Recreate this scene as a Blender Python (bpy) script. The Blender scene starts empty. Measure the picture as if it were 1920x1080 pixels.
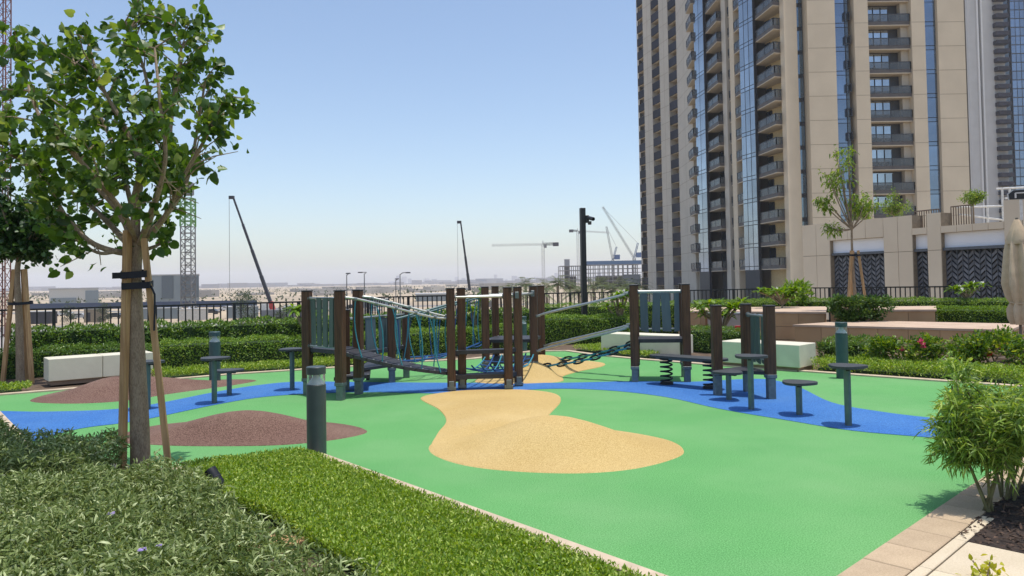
import bpy, math, random
import numpy as np
from mathutils import Vector, Matrix

R_ = math.radians
scene = bpy.context.scene
col = scene.collection
rng = random.Random(7)
nr = np.random.default_rng(11)

# ------------------------------------------------------------------ camera
F = 1400.0            # focal length in pixels of a 1920 wide picture
EYE = 1.6
HAZE = 0.00017       # density of the air haze per metre
PITCH = R_(1.6)
ROLL = R_(-0.95)
SHIFT = -(13 + F * math.tan(PITCH)) / 1920.0
cam_d = bpy.data.cameras.new("camera")
cam = bpy.data.objects.new("camera", cam_d)
col.objects.link(cam)
scene.camera = cam
cam_d.sensor_fit = 'HORIZONTAL'
cam_d.sensor_width = 36.0
cam_d.lens = F / 1920.0 * 36.0
cam_d.shift_y = SHIFT
cam_d.clip_start = 0.05
cam_d.clip_end = 20000.0
ROT = Matrix.Rotation(math.pi / 2 + PITCH, 3, 'X') @ Matrix.Rotation(ROLL, 3, 'Z')
cam.matrix_world = Matrix.Translation((0, 0, EYE)) @ ROT.to_4x4()

# ------------------------------------------------------------------ world, sun, exposure
SUN_TILT = R_(8.0)
world = bpy.data.worlds.new("World")
scene.world = world
world.use_nodes = True
wn = world.node_tree
wn.nodes.clear()
sky = wn.nodes.new("ShaderNodeTexSky")
sky.sky_type = 'NISHITA'
sky.sun_disc = False
sky.sun_elevation = R_(82)
sky.sun_rotation = R_(100)
sky.altitude = 0
sky.air_density = 1.0
sky.dust_density = 1.3
sky.ozone_density = 1.0
bg = wn.nodes.new("ShaderNodeBackground")
bg.inputs['Strength'].default_value = 0.15
wo = wn.nodes.new("ShaderNodeOutputWorld")
wn.links.new(sky.outputs[0], bg.inputs[0])
wn.links.new(bg.outputs[0], wo.inputs[0])
sl = bpy.data.lights.new("sun", 'SUN')
sl.energy = 3.1
sl.angle = R_(0.53)
sl.color = (1.0, 0.955, 0.89)
so = bpy.data.objects.new("sun", sl)
col.objects.link(so)
so.rotation_euler = (R_(1.5), SUN_TILT, 0)
so.location = (0, 0, 60)
scene.view_settings.view_transform = 'Standard'
scene.view_settings.look = 'None'
scene.view_settings.gamma = 1.0
scene.view_settings.exposure = 0.28
scene.view_settings.use_curve_mapping = False
try:
    scene.cycles.max_bounces = 7
    scene.cycles.transparent_max_bounces = 12
    scene.cycles.volume_bounces = 1
    scene.cycles.use_adaptive_sampling = True
except Exception:
    pass

# ------------------------------------------------------------------ pixel helpers (survey of the place)
def ray(px, py):
    return ROT @ Vector(((px - 960) / F, -(py - 540) / F + SHIFT * 1920 / F, -1.0))
def G(px, py, z=0.0):
    d = ray(px, py); t = (z - EYE) / d.z
    return Vector((d.x * t, d.y * t, z))
def D(px, py, Y):
    d = ray(px, py); t = Y / d.y
    return Vector((d.x * t, Y, EYE + d.z * t))

# ------------------------------------------------------------------ materials
MATS = {}
def mat(name, c, rough=0.65, c2=None, scale=6.0, detail=4.0, bump=0.0, bscale=60.0, metal=0.0, spec=0.4,
        lo=0.35, hi=0.65, fine=None, coat=0.0, dust=None, stretch=None, island=0.0, objvar=0.0):
    """procedural surface: base colour broken by noise, optional fine speckle and bump"""
    if name in MATS: return MATS[name]
    m = bpy.data.materials.new(name); m.use_nodes = True
    nt = m.node_tree; N = nt.nodes; L = nt.links
    b = N['Principled BSDF']
    b.inputs['Roughness'].default_value = rough
    b.inputs['Metallic'].default_value = metal
    b.inputs['Specular IOR Level'].default_value = spec
    if coat: b.inputs['Coat Weight'].default_value = coat
    tc = N.new('ShaderNodeTexCoord')
    src = tc.outputs['Object']
    if stretch:
        mp = N.new('ShaderNodeMapping'); mp.inputs['Scale'].default_value = stretch
        L.new(src, mp.inputs[0]); src = mp.outputs[0]
    if c2 is None: c2 = tuple(x * 0.8 for x in c)
    nz = N.new('ShaderNodeTexNoise'); nz.inputs['Scale'].default_value = scale; nz.inputs['Detail'].default_value = detail
    L.new(src, nz.inputs['Vector'])
    rp = N.new('ShaderNodeValToRGB')
    rp.color_ramp.elements[0].position = lo; rp.color_ramp.elements[1].position = hi
    rp.color_ramp.elements[0].color = (*c2, 1); rp.color_ramp.elements[1].color = (*c, 1)
    L.new(nz.outputs['Fac'], rp.inputs[0])
    out = rp.outputs[0]
    if fine:   # (scale, dark colour, light colour, amount)
        fs, fd, fl, fa = fine
        n2 = N.new('ShaderNodeTexNoise'); n2.inputs['Scale'].default_value = fs; n2.inputs['Detail'].default_value = 2.0
        L.new(src, n2.inputs['Vector'])
        r2 = N.new('ShaderNodeValToRGB')
        r2.color_ramp.elements[0].position = 0.36; r2.color_ramp.elements[1].position = 0.64
        r2.color_ramp.elements[0].color = (*fd, 1); r2.color_ramp.elements[1].color = (*fl, 1)
        L.new(n2.outputs['Fac'], r2.inputs[0])
        mx = N.new('ShaderNodeMix'); mx.data_type = 'RGBA'; mx.inputs[0].default_value = fa
        L.new(out, mx.inputs[6]); L.new(r2.outputs[0], mx.inputs[7]); out = mx.outputs[2]
    if dust:   # (colour, amount, scale): settled dust and fading in drifting patches
        n4 = N.new('ShaderNodeTexNoise'); n4.inputs['Scale'].default_value = dust[2]; n4.inputs['Detail'].default_value = 9.0; n4.inputs['Roughness'].default_value = .62
        L.new(src, n4.inputs['Vector'])
        m4 = N.new('ShaderNodeMapRange'); m4.inputs[1].default_value = .44; m4.inputs[2].default_value = .72; m4.inputs[3].default_value = 0; m4.inputs[4].default_value = dust[1]
        L.new(n4.outputs['Fac'], m4.inputs[0])
        x4 = N.new('ShaderNodeMix'); x4.data_type = 'RGBA'; L.new(m4.outputs[0], x4.inputs[0]); L.new(out, x4.inputs[6]); x4.inputs[7].default_value = (*dust[0], 1); out = x4.outputs[2]
    if island or objvar:
        if island:
            gi = N.new('ShaderNodeNewGeometry'); rv = gi.outputs['Random Per Island']; am = island
        else:
            gi = N.new('ShaderNodeObjectInfo'); rv = gi.outputs['Random']; am = objvar
        mr = N.new('ShaderNodeMapRange'); mr.inputs[3].default_value = 1 - am; mr.inputs[4].default_value = 1 + am
        L.new(rv, mr.inputs[0])
        hs = N.new('ShaderNodeHueSaturation'); L.new(mr.outputs[0], hs.inputs['Value'])
        L.new(out, hs.inputs['Color']); out = hs.outputs[0]
    L.new(out, b.inputs['Base Color'])
    if bump:
        n3 = N.new('ShaderNodeTexNoise'); n3.inputs['Scale'].default_value = bscale; n3.inputs['Detail'].default_value = 3.0
        L.new(src, n3.inputs['Vector'])
        bp = N.new('ShaderNodeBump'); bp.inputs['Strength'].default_value = bump; bp.inputs['Distance'].default_value = 0.01
        L.new(n3.outputs['Fac'], bp.inputs['Height']); L.new(bp.outputs[0], b.inputs['Normal'])
    MATS[name] = m
    return m

def leafmat(name, c1, c2, c3=None, trans=0.35, rough=0.45, spec=0.4):
    """leaf: colour drawn per leaf, with light passing through the blade"""
    if name in MATS: return MATS[name]
    m = bpy.data.materials.new(name); m.use_nodes = True
    nt = m.node_tree; N = nt.nodes; L = nt.links
    b = N['Principled BSDF']; b.inputs['Roughness'].default_value = rough; b.inputs['Specular IOR Level'].default_value = spec
    g = N.new('ShaderNodeNewGeometry'); oi = N.new('ShaderNodeObjectInfo')
    ad = N.new('ShaderNodeMath'); ad.operation = 'ADD'; L.new(g.outputs['Random Per Island'], ad.inputs[0]); L.new(oi.outputs['Random'], ad.inputs[1])
    fr = N.new('ShaderNodeMath'); fr.operation = 'FRACT'; L.new(ad.outputs[0], fr.inputs[0])
    rp = N.new('ShaderNodeValToRGB')
    e = rp.color_ramp.elements
    e[0].color = (*c1, 1); e[1].color = (*(c3 or c2), 1); e[0].position = 0.0; e[1].position = 1.0
    if c3:
        k = e.new(0.8); k.color = (*c2, 1)
    L.new(fr.outputs[0], rp.inputs[0])
    L.new(rp.outputs[0], b.inputs['Base Color'])
    t = N.new('ShaderNodeBsdfTranslucent')
    hs = N.new('ShaderNodeHueSaturation'); hs.inputs['Hue'].default_value = 0.48; hs.inputs['Saturation'].default_value = 1.15; hs.inputs['Value'].default_value = 1.5
    L.new(rp.outputs[0], hs.inputs['Color']); L.new(hs.outputs[0], t.inputs['Color'])
    mx = N.new('ShaderNodeMixShader'); mx.inputs[0].default_value = trans
    L.new(b.outputs[0], mx.inputs[1]); L.new(t.outputs[0], mx.inputs[2])
    L.new(mx.outputs[0], N['Material Output'].inputs[0])
    MATS[name] = m
    return m

# ------------------------------------------------------------------ objects
def wloc(o):
    v = Vector((0, 0, 0))
    while o is not None:
        v = v + o.location; o = o.parent
    return v
def tag(o, label=None, cat=None, group=None, kind=None):
    if label: o['label'] = label
    if cat: o['category'] = cat
    if group: o['group'] = group
    if kind: o['kind'] = kind
    return o
def thing(name, label, cat, loc=(0, 0, 0), group=None):
    o = bpy.data.objects.new(name, None); col.objects.link(o)
    o.empty_display_size = 0.2
    o.location = loc
    return tag(o, label, cat, group)
def link(name, me, parent=None):
    o = bpy.data.objects.new(name, me); col.objects.link(o)
    if parent is not None: o.parent = parent
    return o
def copy_tree(o, parent=None):
    c = o.copy(); col.objects.link(c); c.parent = parent
    for ch in list(o.children): copy_tree(ch, c)
    return c

class MB:
    """collects shapes in world space; build() makes them ONE mesh, local to its parent"""
    def __init__(s): s.v = []; s.f = []; s.m = []
    def add(s, vs, fs, mi=0):
        k = len(s.v); s.v += [tuple(x) for x in vs]
        s.f += [tuple(i + k for i in f) for f in fs]; s.m += [mi] * len(fs)
        return s
    def box(s, c, size, rz=0.0, mi=0, bev=0.0):
        hx, hy, hz = size[0] / 2, size[1] / 2, size[2] / 2
        ca, sa = math.cos(rz), math.sin(rz)
        if bev > 0:
            vs = []
            for zz, e in ((-hz, bev), (-hz + bev, 0), (hz - bev, 0), (hz, bev)):
                pts = [(-hx + e + (bev if e == 0 else 0), -hy + e)] if False else None
                ring = []
                for sx, sy in ((-1, -1), (1, -1), (1, 1), (-1, 1)):
                    x0, y0 = sx * (hx - e), sy * (hy - e)
                    if (sx, sy) in ((-1, -1), (1, 1)):
                        ring += [(x0, y0 - sy * bev), (x0 - sx * bev, y0)]
                    else:
                        ring += [(x0 - sx * bev, y0), (x0, y0 - sy * bev)]
                vs += [(x, y, zz) for x, y in ring]
            fs = []
            for k in range(3):
                for i in range(8):
                    j = (i + 1) % 8
                    fs.append((k * 8 + i, k * 8 + j, k * 8 + 8 + j, k * 8 + 8 + i))
            fs.append(tuple(range(7, -1, -1))); fs.append(tuple(range(24, 32)))
        else:
            vs = [(x, y, z) for z in (-hz, hz) for x, y in ((-hx, -hy), (hx, -hy), (hx, hy), (-hx, hy))]
            fs = [(3, 2, 1, 0), (4, 5, 6, 7), (0, 1, 5, 4), (1, 2, 6, 5), (2, 3, 7, 6), (3, 0, 4, 7)]
        vs = [(c[0] + x * ca - y * sa, c[1] + x * sa + y * ca, c[2] + z) for x, y, z in vs]
        return s.add(vs, fs, mi)
    def prism(s, poly, z0, z1, mi=0):
        n = len(poly)
        a = sum(poly[i][0] * poly[(i + 1) % n][1] - poly[(i + 1) % n][0] * poly[i][1] for i in range(n))
        p = list(poly) if a > 0 else list(poly)[::-1]
        vs = [(q[0], q[1], z0) for q in p] + [(q[0], q[1], z1) for q in p]
        fs = [tuple(range(n - 1, -1, -1)), tuple(range(n, 2 * n))] + [(i, (i + 1) % n, n + (i + 1) % n, n + i) for i in range(n)]
        return s.add(vs, fs, mi)
    def tube(s, pts, r, n=8, mi=0, cap=True):
        pts = [Vector(p) for p in pts]
        if not isinstance(r, (list, tuple)): r = [r] * len(pts)
        vs = []; up = None
        for i, p in enumerate(pts):
            a = pts[max(0, i - 1)]; b = pts[min(len(pts) - 1, i + 1)]
            t = (b - a)
            t = t.normalized() if t.length > 1e-9 else Vector((0, 0, 1))
            if up is None:
                up = Vector((1, 0, 0)) if abs(t.z) > 0.9 else Vector((0, 0, 1))
            u = up - t * up.dot(t)
            if u.length < 1e-5: u = t.orthogonal()
            u.normalize(); w = t.cross(u); up = u
            for k in range(n):
                an = 2 * math.pi * (k + 0.5) / n
                vs.append(p + (u * math.cos(an) + w * math.sin(an)) * r[i])
        fs = []
        for i in range(len(pts) - 1):
            for k in range(n):
                j = (k + 1) % n
                fs.append((i * n + k, i * n + j, (i + 1) * n + j, (i + 1) * n + k))
        if cap:
            fs.append(tuple(range(n - 1, -1, -1))); fs.append(tuple(range((len(pts) - 1) * n, len(pts) * n)))
        return s.add(vs, fs, mi)
    def bar(s, p, q, w, h, mi=0):
        p, q = Vector(p), Vector(q); t = (q - p).normalized()
        u = t.cross(Vector((0, 0, 1)))
        if u.length < 1e-4: u = Vector((1, 0, 0))
        u.normalize(); v = u.cross(t).normalized()
        vs = []
        for c in (p, q):
            for a, b in ((-1, -1), (1, -1), (1, 1), (-1, 1)):
                vs.append(c + u * a * w / 2 + v * b * h / 2)
        return s.add(vs, [(0, 1, 2, 3), (7, 6, 5, 4), (0, 4, 5, 1), (1, 5, 6, 2), (2, 6, 7, 3), (3, 7, 4, 0)], mi)
    def lathe(s, prof, c, n=24, mi=0):
        vs = []; 
        for r, z in prof:
            for k in range(n):
                a = 2 * math.pi * k / n
                vs.append((c[0] + r * math.cos(a), c[1] + r * math.sin(a), c[2] + z))
        fs = []
        for i in range(len(prof) - 1):
            for k in range(n):
                j = (k + 1) % n
                fs.append((i * n + k, i * n + j, (i + 1) * n + j, (i + 1) * n + k))
        fs.append(tuple(range(n - 1, -1, -1))); fs.append(tuple(range((len(prof) - 1) * n, len(prof) * n)))
        return s.add(vs, fs, mi)
    def mesh(s, name, mats, off=Vector((0, 0, 0)), smooth=False):
        me = bpy.data.meshes.new(name)
        me.from_pydata([(x - off[0], y - off[1], z - off[2]) for x, y, z in s.v], [], s.f)
        for m in (mats if isinstance(mats, (list, tuple)) else [mats]): me.materials.append(m)
        if any(s.m): me.polygons.foreach_set('material_index', s.m)
        if smooth:
            me.polygons.foreach_set('use_smooth', [True] * len(me.polygons))
            try: me.set_sharp_from_angle(angle=R_(40))
            except Exception: pass
        me.update()
        return me
    def build(s, name, mats, parent=None, smooth=False):
        off = wloc(parent) if parent is not None else Vector((0, 0, 0))
        return link(name, s.mesh(name, mats, off, smooth), parent)
    def own(s, name, mats, loc, smooth=False):
        """top-level mesh thing with its origin at loc"""
        o = link(name, s.mesh(name, mats, Vector(loc), smooth)); o.location = loc
        return o

def mesh_np(name, V, T, mats, parent=None, mi=None, smooth=False):
    """big triangle mesh from numpy arrays"""
    me = bpy.data.meshes.new(name)
    V = np.asarray(V, dtype=np.float32).copy(); T = np.asarray(T, dtype=np.int32)
    if parent is not None: V -= np.array(wloc(parent), dtype=np.float32)
    me.vertices.add(len(V)); me.vertices.foreach_set('co', V.ravel())
    me.loops.add(T.size); me.loops.foreach_set('vertex_index', T.ravel())
    me.polygons.add(len(T))
    me.polygons.foreach_set('loop_start', np.arange(0, T.size, 3, dtype=np.int32))
    me.polygons.foreach_set('loop_total', np.full(len(T), 3, dtype=np.int32))
    for m in (mats if isinstance(mats, (list, tuple)) else [mats]): me.materials.append(m)
    if mi is not None: me.polygons.foreach_set('material_index', np.asarray(mi, dtype=np.int32))
    if smooth: me.polygons.foreach_set('use_smooth', np.ones(len(T), dtype=bool))
    me.update(calc_edges=True)
    me.validate()
    return link(name, me, parent)

def unit(a):
    return a / np.maximum(np.linalg.norm(a, axis=1, keepdims=True), 1e-9)
def leaf_arrays(P, A, Nn, L, W, kind='d', droop=0.0, fold=0.18):
    """P base points, A blade directions, Nn rough normals, L lengths, W widths -> verts, tris"""
    n = len(P); A = unit(A); S = unit(np.cross(A, Nn)); U = np.cross(S, A)
    L = np.broadcast_to(np.asarray(L, float), (n,))[:, None]; W = np.broadcast_to(np.asarray(W, float), (n,))[:, None]
    if kind == 'd':      # 4 vertices, folded along the midrib
        t = [(0, 0, 0), (.42, -.5, fold), (.42, .5, fold), (1, 0, 0)]
        f = [(0, 1, 3), (0, 3, 2)]
    elif kind == 'l':    # lance leaf, 6 vertices
        t = [(0, 0, 0), (.3, -.5, fold), (.3, .5, fold), (.68, -.38, fold * .6), (.68, .38, fold * .6), (1, 0, -.05)]
        f = [(0, 1, 2), (1, 3, 2), (2, 3, 4), (3, 5, 4)]
    else:                # heart leaf, 9 vertices with a midrib
        t = [(0, 0, 0), (-.07, -.27, .05), (-.07, .27, .05), (.14, -.49, .12), (.14, .49, .12), (.46, -.5, .13), (.46, .5, .13), (.77, -.31, .04), (.77, .31, .04), (1, 0, -.12), (.42, 0, 0)]
        f = [(0, 10, 1), (1, 10, 3), (3, 10, 5), (5, 10, 7), (7, 10, 9), (0, 2, 10), (2, 4, 10), (4, 6, 10), (6, 8, 10), (8, 9, 10)]
    k = len(t); V = np.empty((n, k, 3))
    for i, (a, b, c) in enumerate(t):
        V[:, i] = P + A * L * a + S * W * b + U * W * c
        if droop: V[:, i, 2] -= (droop * L[:, 0]) * a * a
    T = (np.arange(n)[:, None, None] * k + np.array(f)[None]).reshape(-1, 3)
    return V.reshape(-1, 3), T
def join_np(parts):
    Vs, Ts, k = [], [], 0
    for V, T in parts:
        Vs.append(V); Ts.append(T + k); k += len(V)
    return np.concatenate(Vs), np.concatenate(Ts)
def rdir(n, up=0.0):
    a = nr.normal(size=(n, 3)); a = unit(a); a[:, 2] += up
    return unit(a)

def smooth_closed(pts, k=8):
    """Catmull-Rom through a closed ring of 2-D points"""
    n = len(pts); out = []
    P = [Vector((p[0], p[1])) for p in pts]
    for i in range(n):
        a, b, c, d = P[i - 1], P[i], P[(i + 1) % n], P[(i + 2) % n]
        for j in range(k):
            t = j / k
            out.append(0.5 * ((2 * b) + (c - a) * t + (2 * a - 5 * b + 4 * c - d) * t * t + (3 * b - a - 3 * c + d) * t ** 3))
    return out
def smooth_open(pts, k=8):
    P = [Vector(p) for p in pts]; out = []
    n = len(P)
    for i in range(n - 1):
        a = P[max(0, i - 1)]; b = P[i]; c = P[i + 1]; d = P[min(n - 1, i + 2)]
        for j in range(k):
            t = j / k
            out.append(0.5 * ((2 * b) + (c - a) * t + (2 * a - 5 * b + 4 * c - d) * t * t + (3 * b - a - 3 * c + d) * t ** 3))
    out.append(P[-1])
    return out
def inside(poly, X, Y):
    """vectorised point in polygon"""
    r = np.zeros(len(X), bool); n = len(poly)
    for i in range(n):
        x0, y0 = poly[i][0], poly[i][1]; x1, y1 = poly[(i + 1) % n][0], poly[(i + 1) % n][1]
        if y0 == y1: continue
        c = ((y0 > Y) != (y1 > Y)) & (X < (x1 - x0) * (Y - y0) / (y1 - y0) + x0)
        r ^= c
    return r
def scatter(poly, n):
    xs = [p[0] for p in poly]; ys = [p[1] for p in poly]
    X = nr.uniform(min(xs), max(xs), n); Y = nr.uniform(min(ys), max(ys), n)
    k = inside(poly, X, Y)
    return X[k], Y[k]
def poly_area(p):
    return abs(sum(p[i][0] * p[(i + 1) % len(p)][1] - p[(i + 1) % len(p)][0] * p[i][1] for i in range(len(p)))) / 2

# ================================================================== SETTING
M_sand = mat('desert_sand', (.50, .395, .265), .95, (.34, .27, .19), scale=.012, detail=8, lo=.38, hi=.62)
M_soil = mat('planting_soil', (.16, .11, .07), .95, (.09, .06, .04), scale=5, bump=.6, bscale=40)
M_conc = mat('podium_concrete', (.5, .46, .39), .8, scale=.8, bump=.1)
M_green = mat('green_rubber', (.118, .35, .096), .88, (.09, .29, .08), scale=.7, detail=9, bump=.06, bscale=300, dust=((.27, .42, .21), .30, .55), spec=.22,
              fine=(110, (.05, .18, .046), (.21, .50, .19), .55))
M_blue = mat('blue_rubber', (.042, .17, .41), .88, (.032, .135, .35), scale=.9, detail=9, bump=.06, bscale=300, dust=((.13, .27, .44), .30, .55), spec=.22,
             fine=(110, (.010, .05, .22), (.09, .26, .66), .55))
M_tan = mat('tan_rubber', (.53, .37, .14), .88, (.44, .295, .10), scale=.9, detail=9, bump=.06, bscale=300, dust=((.66, .52, .29), .30, .55), spec=.22,
            fine=(110, (.32, .20, .06), (.72, .55, .25), .5))
M_brown = mat('brown_rubber', (.145, .076, .052), .9, (.112, .058, .04), scale=1.4, detail=6, bump=.1, bscale=260, dust=((.36, .27, .2), .22, .7), spec=.22,
              fine=(100, (.045, .02, .017), (.32, .2, .155), .6))
M_kerb = mat('kerb_stone', (.62, .50, .36), .8, (.50, .39, .27), scale=7, detail=6, bump=.15, bscale=120, dust=((.34, .27, .19), .45, 2.5))
M_paver = mat('tan_paver', (.50, .38, .235), .8, (.41, .305, .185), scale=4, detail=7, bump=.2, bscale=150, objvar=.07,
              fine=(120, (.38, .27, .17), (.64, .48, .33), .35))
M_paver2 = mat('cream_paver', (.64, .53, .37), .8, (.55, .45, .30), scale=3, detail=7, bump=.15, bscale=150, objvar=.05,
               fine=(120, (.52, .42, .28), (.78, .68, .52), .3))
M_stone = mat('planter_stone', (.60, .37, .185), .75, (.50, .30, .15), scale=3, detail=6, bump=.15, bscale=60, objvar=.1, dust=((.3, .2, .13), .4, 1.5))
M_cap = mat('planter_cap_stone', (.58, .43, .31), .7, (.50, .36, .25), scale=3, detail=6, bump=.1, bscale=80, objvar=.04)
M_white = mat('white_concrete', (.72, .68, .53), .7, (.66, .62, .48), scale=2.5, detail=6, bump=.05, bscale=60, dust=((.42, .36, .27), .3, 2.2))
M_toe = mat('bench_toe', (.28, .2, .14), .8)

# desert far below, one sheet to the horizon
tb = MB()
rings = [0, 60, 160, 400, 900, 2000, 4500, 9000]
nn = 48
vs = [(0, 0, -6)]
for r in rings[1:]:
    for k in range(nn):
        a = 2 * math.pi * k / nn
        vs.append((r * math.cos(a), r * math.sin(a), -6.0))
fs = [(0, 1 + k, 1 + (k + 1) % nn) for k in range(nn)]
for i in range(len(rings) - 2):
    for k in range(nn):
        j = (k + 1) % nn
        fs.append((1 + i * nn + k, 1 + (i + 1) * nn + k, 1 + (i + 1) * nn + j, 1 + i * nn + j))
tb.add(vs, fs)
tag(tb.build('desert_ground', M_sand), kind='structure')

# fence line of the podium edge (plan points)
def PX(px, d): 
    p = D(px, 545, d); return Vector((p.x, p.y))
FENCE = [PX(-330, 13.0), PX(250, 15.6), PX(560, 17.3), PX(720, 21.5), PX(1100, 23.5), PX(1500, 25.2), PX(2150, 22.0)]
pod = [(p.x, p.y + .35) for p in FENCE] + [(24, -14), (-16, -14), (-15, 9)]
tag(MB().prism(pod, -6.05, -0.03).build('podium_ground', [M_soil]), kind='structure')

# ---- rubber play surface
KA = Vector((-8.05, 11.12))
near = [(-6.65, 9.71), (-4.89, 7.62), (-4.05, 6.95), (-3.16, 6.56), (-2.5, 6.78), (-1.9, 7.12)]
CORNER = Vector((1.19, 3.53))
RCORN = Vector((7.72, 9.77))
far_px = [(1820, 720), (1680, 710), (1510, 698), (1340, 686), (1200, 675), (1117, 667), (1060, 659), (1000, 660), (889, 674), (760, 681), (640, 690), (450, 702), (300, 715), (135, 731), (0, 742)]
far = [G(*p).to_2d() for p in far_px]
pad = [KA] + [Vector(p) for p in near] + [CORNER] + [RCORN] + far
tag(MB().add([(p.x, p.y, 0.0) for p in pad], [tuple(range(len(pad)))]).build('rubber_play_surface', M_green), kind='structure')

# blue path across it
up = [(-30, 771), (0, 771), (100, 772), (250, 764), (400, 736), (480, 723), (560, 716), (700, 717), (840, 718), (950, 718), (1060, 718), (1190, 715), (1300, 716), (1400, 711), (1450, 713), (1500, 727), (1560, 755), (1650, 772), (1760, 785), (1900, 795)]
lo_ = [(1900, 834), (1760, 822), (1600, 808), (1480, 789), (1350, 767), (1250, 745), (1150, 733), (1050, 729), (950, 733), (840, 738), (720, 736), (620, 737), (500, 744), (400, 760), (260, 789), (150, 804), (62, 828)]
U = smooth_open([G(*p).to_2d() for p in up], 5); Lw = smooth_open([G(*p).to_2d() for p in lo_], 5)
ring = U + Lw + [G(20, 793).to_2d()]
tag(MB().add([(p.x, p.y, 0.004) for p in ring], [tuple(range(len(ring)))]).build('blue_rubber_path', M_blue), kind='structure')

def mound(name, m, pts, h, center=None, power=1.0, zb=0.006):
    ring = smooth_closed(pts, 7); n = len(ring)
    c = Vector(center) if center else sum(ring, Vector((0, 0))) / n
    lev = [1, .985, .95, .9, .8, .68, .55, .42, .3, .18, .08]
    vs = []
    for s in lev:
        z = zb + h * (0.5 + 0.5 * math.cos(math.pi * s ** power)) if s < 1 else -.004
        vs += [(c.x + (p.x - c.x) * s, c.y + (p.y - c.y) * s, z) for p in ring]
    vs.append((c.x, c.y, zb + h))
    fs = []
    for i in range(len(lev) - 1):
        for k in range(n):
            j = (k + 1) % n
            fs.append((i * n + k, i * n + j, (i + 1) * n + j, (i + 1) * n + k))
    b = (len(lev) - 1) * n
    fs += [(b + k, b + (k + 1) % n, b + n) for k in range(n)]
    o = MB().add(vs, fs).build(name, m, smooth=True)
    return tag(o, kind='structure')
g2 = lambda *P: [G(*p).to_2d() for p in P]
mound('brown_rubber_mound', M_brown, g2((205, 826), (300, 835), (420, 837), (540, 834), (640, 823), (690, 809), (640, 795), (520, 786), (400, 788), (280, 800)), .235, power=.95)
mound('brown_rubber_mound', M_brown, g2((55, 752), (130, 757), (230, 752), (330, 737), (440, 722), (482, 713), (420, 712), (300, 719), (200, 722), (110, 735)), .25, center=G(215, 738).to_2d(), power=.9)
mound('tan_rubber_mound', M_tan, g2((803, 838), (815, 855), (870, 873), (960, 884), (1080, 888), (1180, 881), (1255, 864), (1284, 847), (1255, 826), (1160, 808), (1060, 800), (960, 802), (868, 812), (825, 824)), .29, center=G(1035, 838).to_2d(), power=.95)
mound('tan_rubber_mound', M_tan, g2((788, 746), (822, 768), (836, 790), (818, 816), (812, 846), (900, 872), (1000, 840), (1010, 800), (1032, 776), (1052, 752), (1040, 738), (985, 731), (900, 731), (840, 735)), .05, center=G(925, 775).to_2d(), power=1.2, zb=.008)
mound('tan_rubber_mound', M_tan, g2((890, 716), (960, 720), (1050, 716), (1056, 706), (1085, 697), (1130, 687), (1128, 680), (1070, 676), (1000, 682), (930, 697)), .30, center=G(1010, 699).to_2d(), power=.85, zb=.010)

# kerb: flush stone edging round the pad
def strip(name, pts, w_out, z, m, closed=False, side=1, gap=0):
    P = [Vector((p[0], p[1])) for p in pts]; n = len(P); inner = []; outer = []
    for i in range(n):
        a = P[i - 1] if (i > 0 or closed) else P[i]; b = P[(i + 1) % n] if (i < n - 1 or closed) else P[i]
        t = (b - a).normalized(); nn_ = Vector((t.y, -t.x)) * side
        inner.append(P[i] - nn_ * 0.004); outer.append(P[i] + nn_ * w_out)
    mb = MB()
    for i in range(n - (0 if closed else 1)):
        j = (i + 1) % n
        mb.prism([inner[i], inner[j], outer[j], outer[i]], -.06, z)
    return mb.build(name, m)
def outward(pts):   # side that points away from the pad centre
    c = Vector((0, 10)); a = Vector(pts[0]); b = Vector(pts[1]); t = (b - a).normalized()
    return 1 if Vector((t.y, -t.x)).dot((a + b) / 2 - c) > 0 else -1
tag(strip('left_kerb', [KA, (-6.65, 9.71), (-4.89, 7.62)], .27, .022, M_kerb, side=outward([KA, (-4.89, 7.62)])), kind='structure')
nk = [(-4.89, 7.62), (-4.05, 6.95), (-3.16, 6.56), (-2.5, 6.78), (-1.9, 7.12)]
tag(strip('near_kerb', nk, .13, .02, M_kerb, side=-1 if outward(nk) < 0 else 1), kind='structure')
tag(strip('lawn_kerb', [(-1.9, 7.12), CORNER], .115, .03, M_kerb, side=outward([(-1.9, 7.12), CORNER])), kind='structure')
tag(strip('far_kerb', [RCORN] + far + [KA], .15, .021, M_kerb, side=outward([far[2], far[1]]) * -1), kind='structure')

# ---- paving on the right: a border of tan pavers, a cream strip and cream slabs
V_ = (RCORN - CORNER).normalized(); U_ = Vector((V_.y, -V_.x))       # V_ along the pad edge, U_ away from the pad
pav = MB().prism([CORNER - V_ * .6 + U_ * .004, RCORN + U_ * .004, RCORN + U_ * 5.2, CORNER - V_ * .6 + U_ * 5.2], -.08, -.012).build('paved_walk', mat('paver_joint', (.27, .2, .14), .9))
tag(pav, kind='structure')
rzv = math.atan2(V_.y, V_.x)
def rect(a0, a1, b0, b1):
    return [CORNER + V_ * a0 + U_ * b0, CORNER + V_ * a1 + U_ * b0, CORNER + V_ * a1 + U_ * b1, CORNER + V_ * a0 + U_ * b1]
def paver_mesh(name, la, lb, m, h=.03):
    return MB().box((0, 0, 0), (la - .007, lb - .007, h), rzv, bev=.004).mesh(name, m)
pm = paver_mesh('paver', .345, .262, M_paver)
for i in range(-1, 24):
    o = link('paver', pm, pav); q = CORNER + V_ * (.345 * i + .17) + U_ * .134
    o.location = (q.x, q.y, .001 + rng.uniform(-.0015, .0015))
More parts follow.
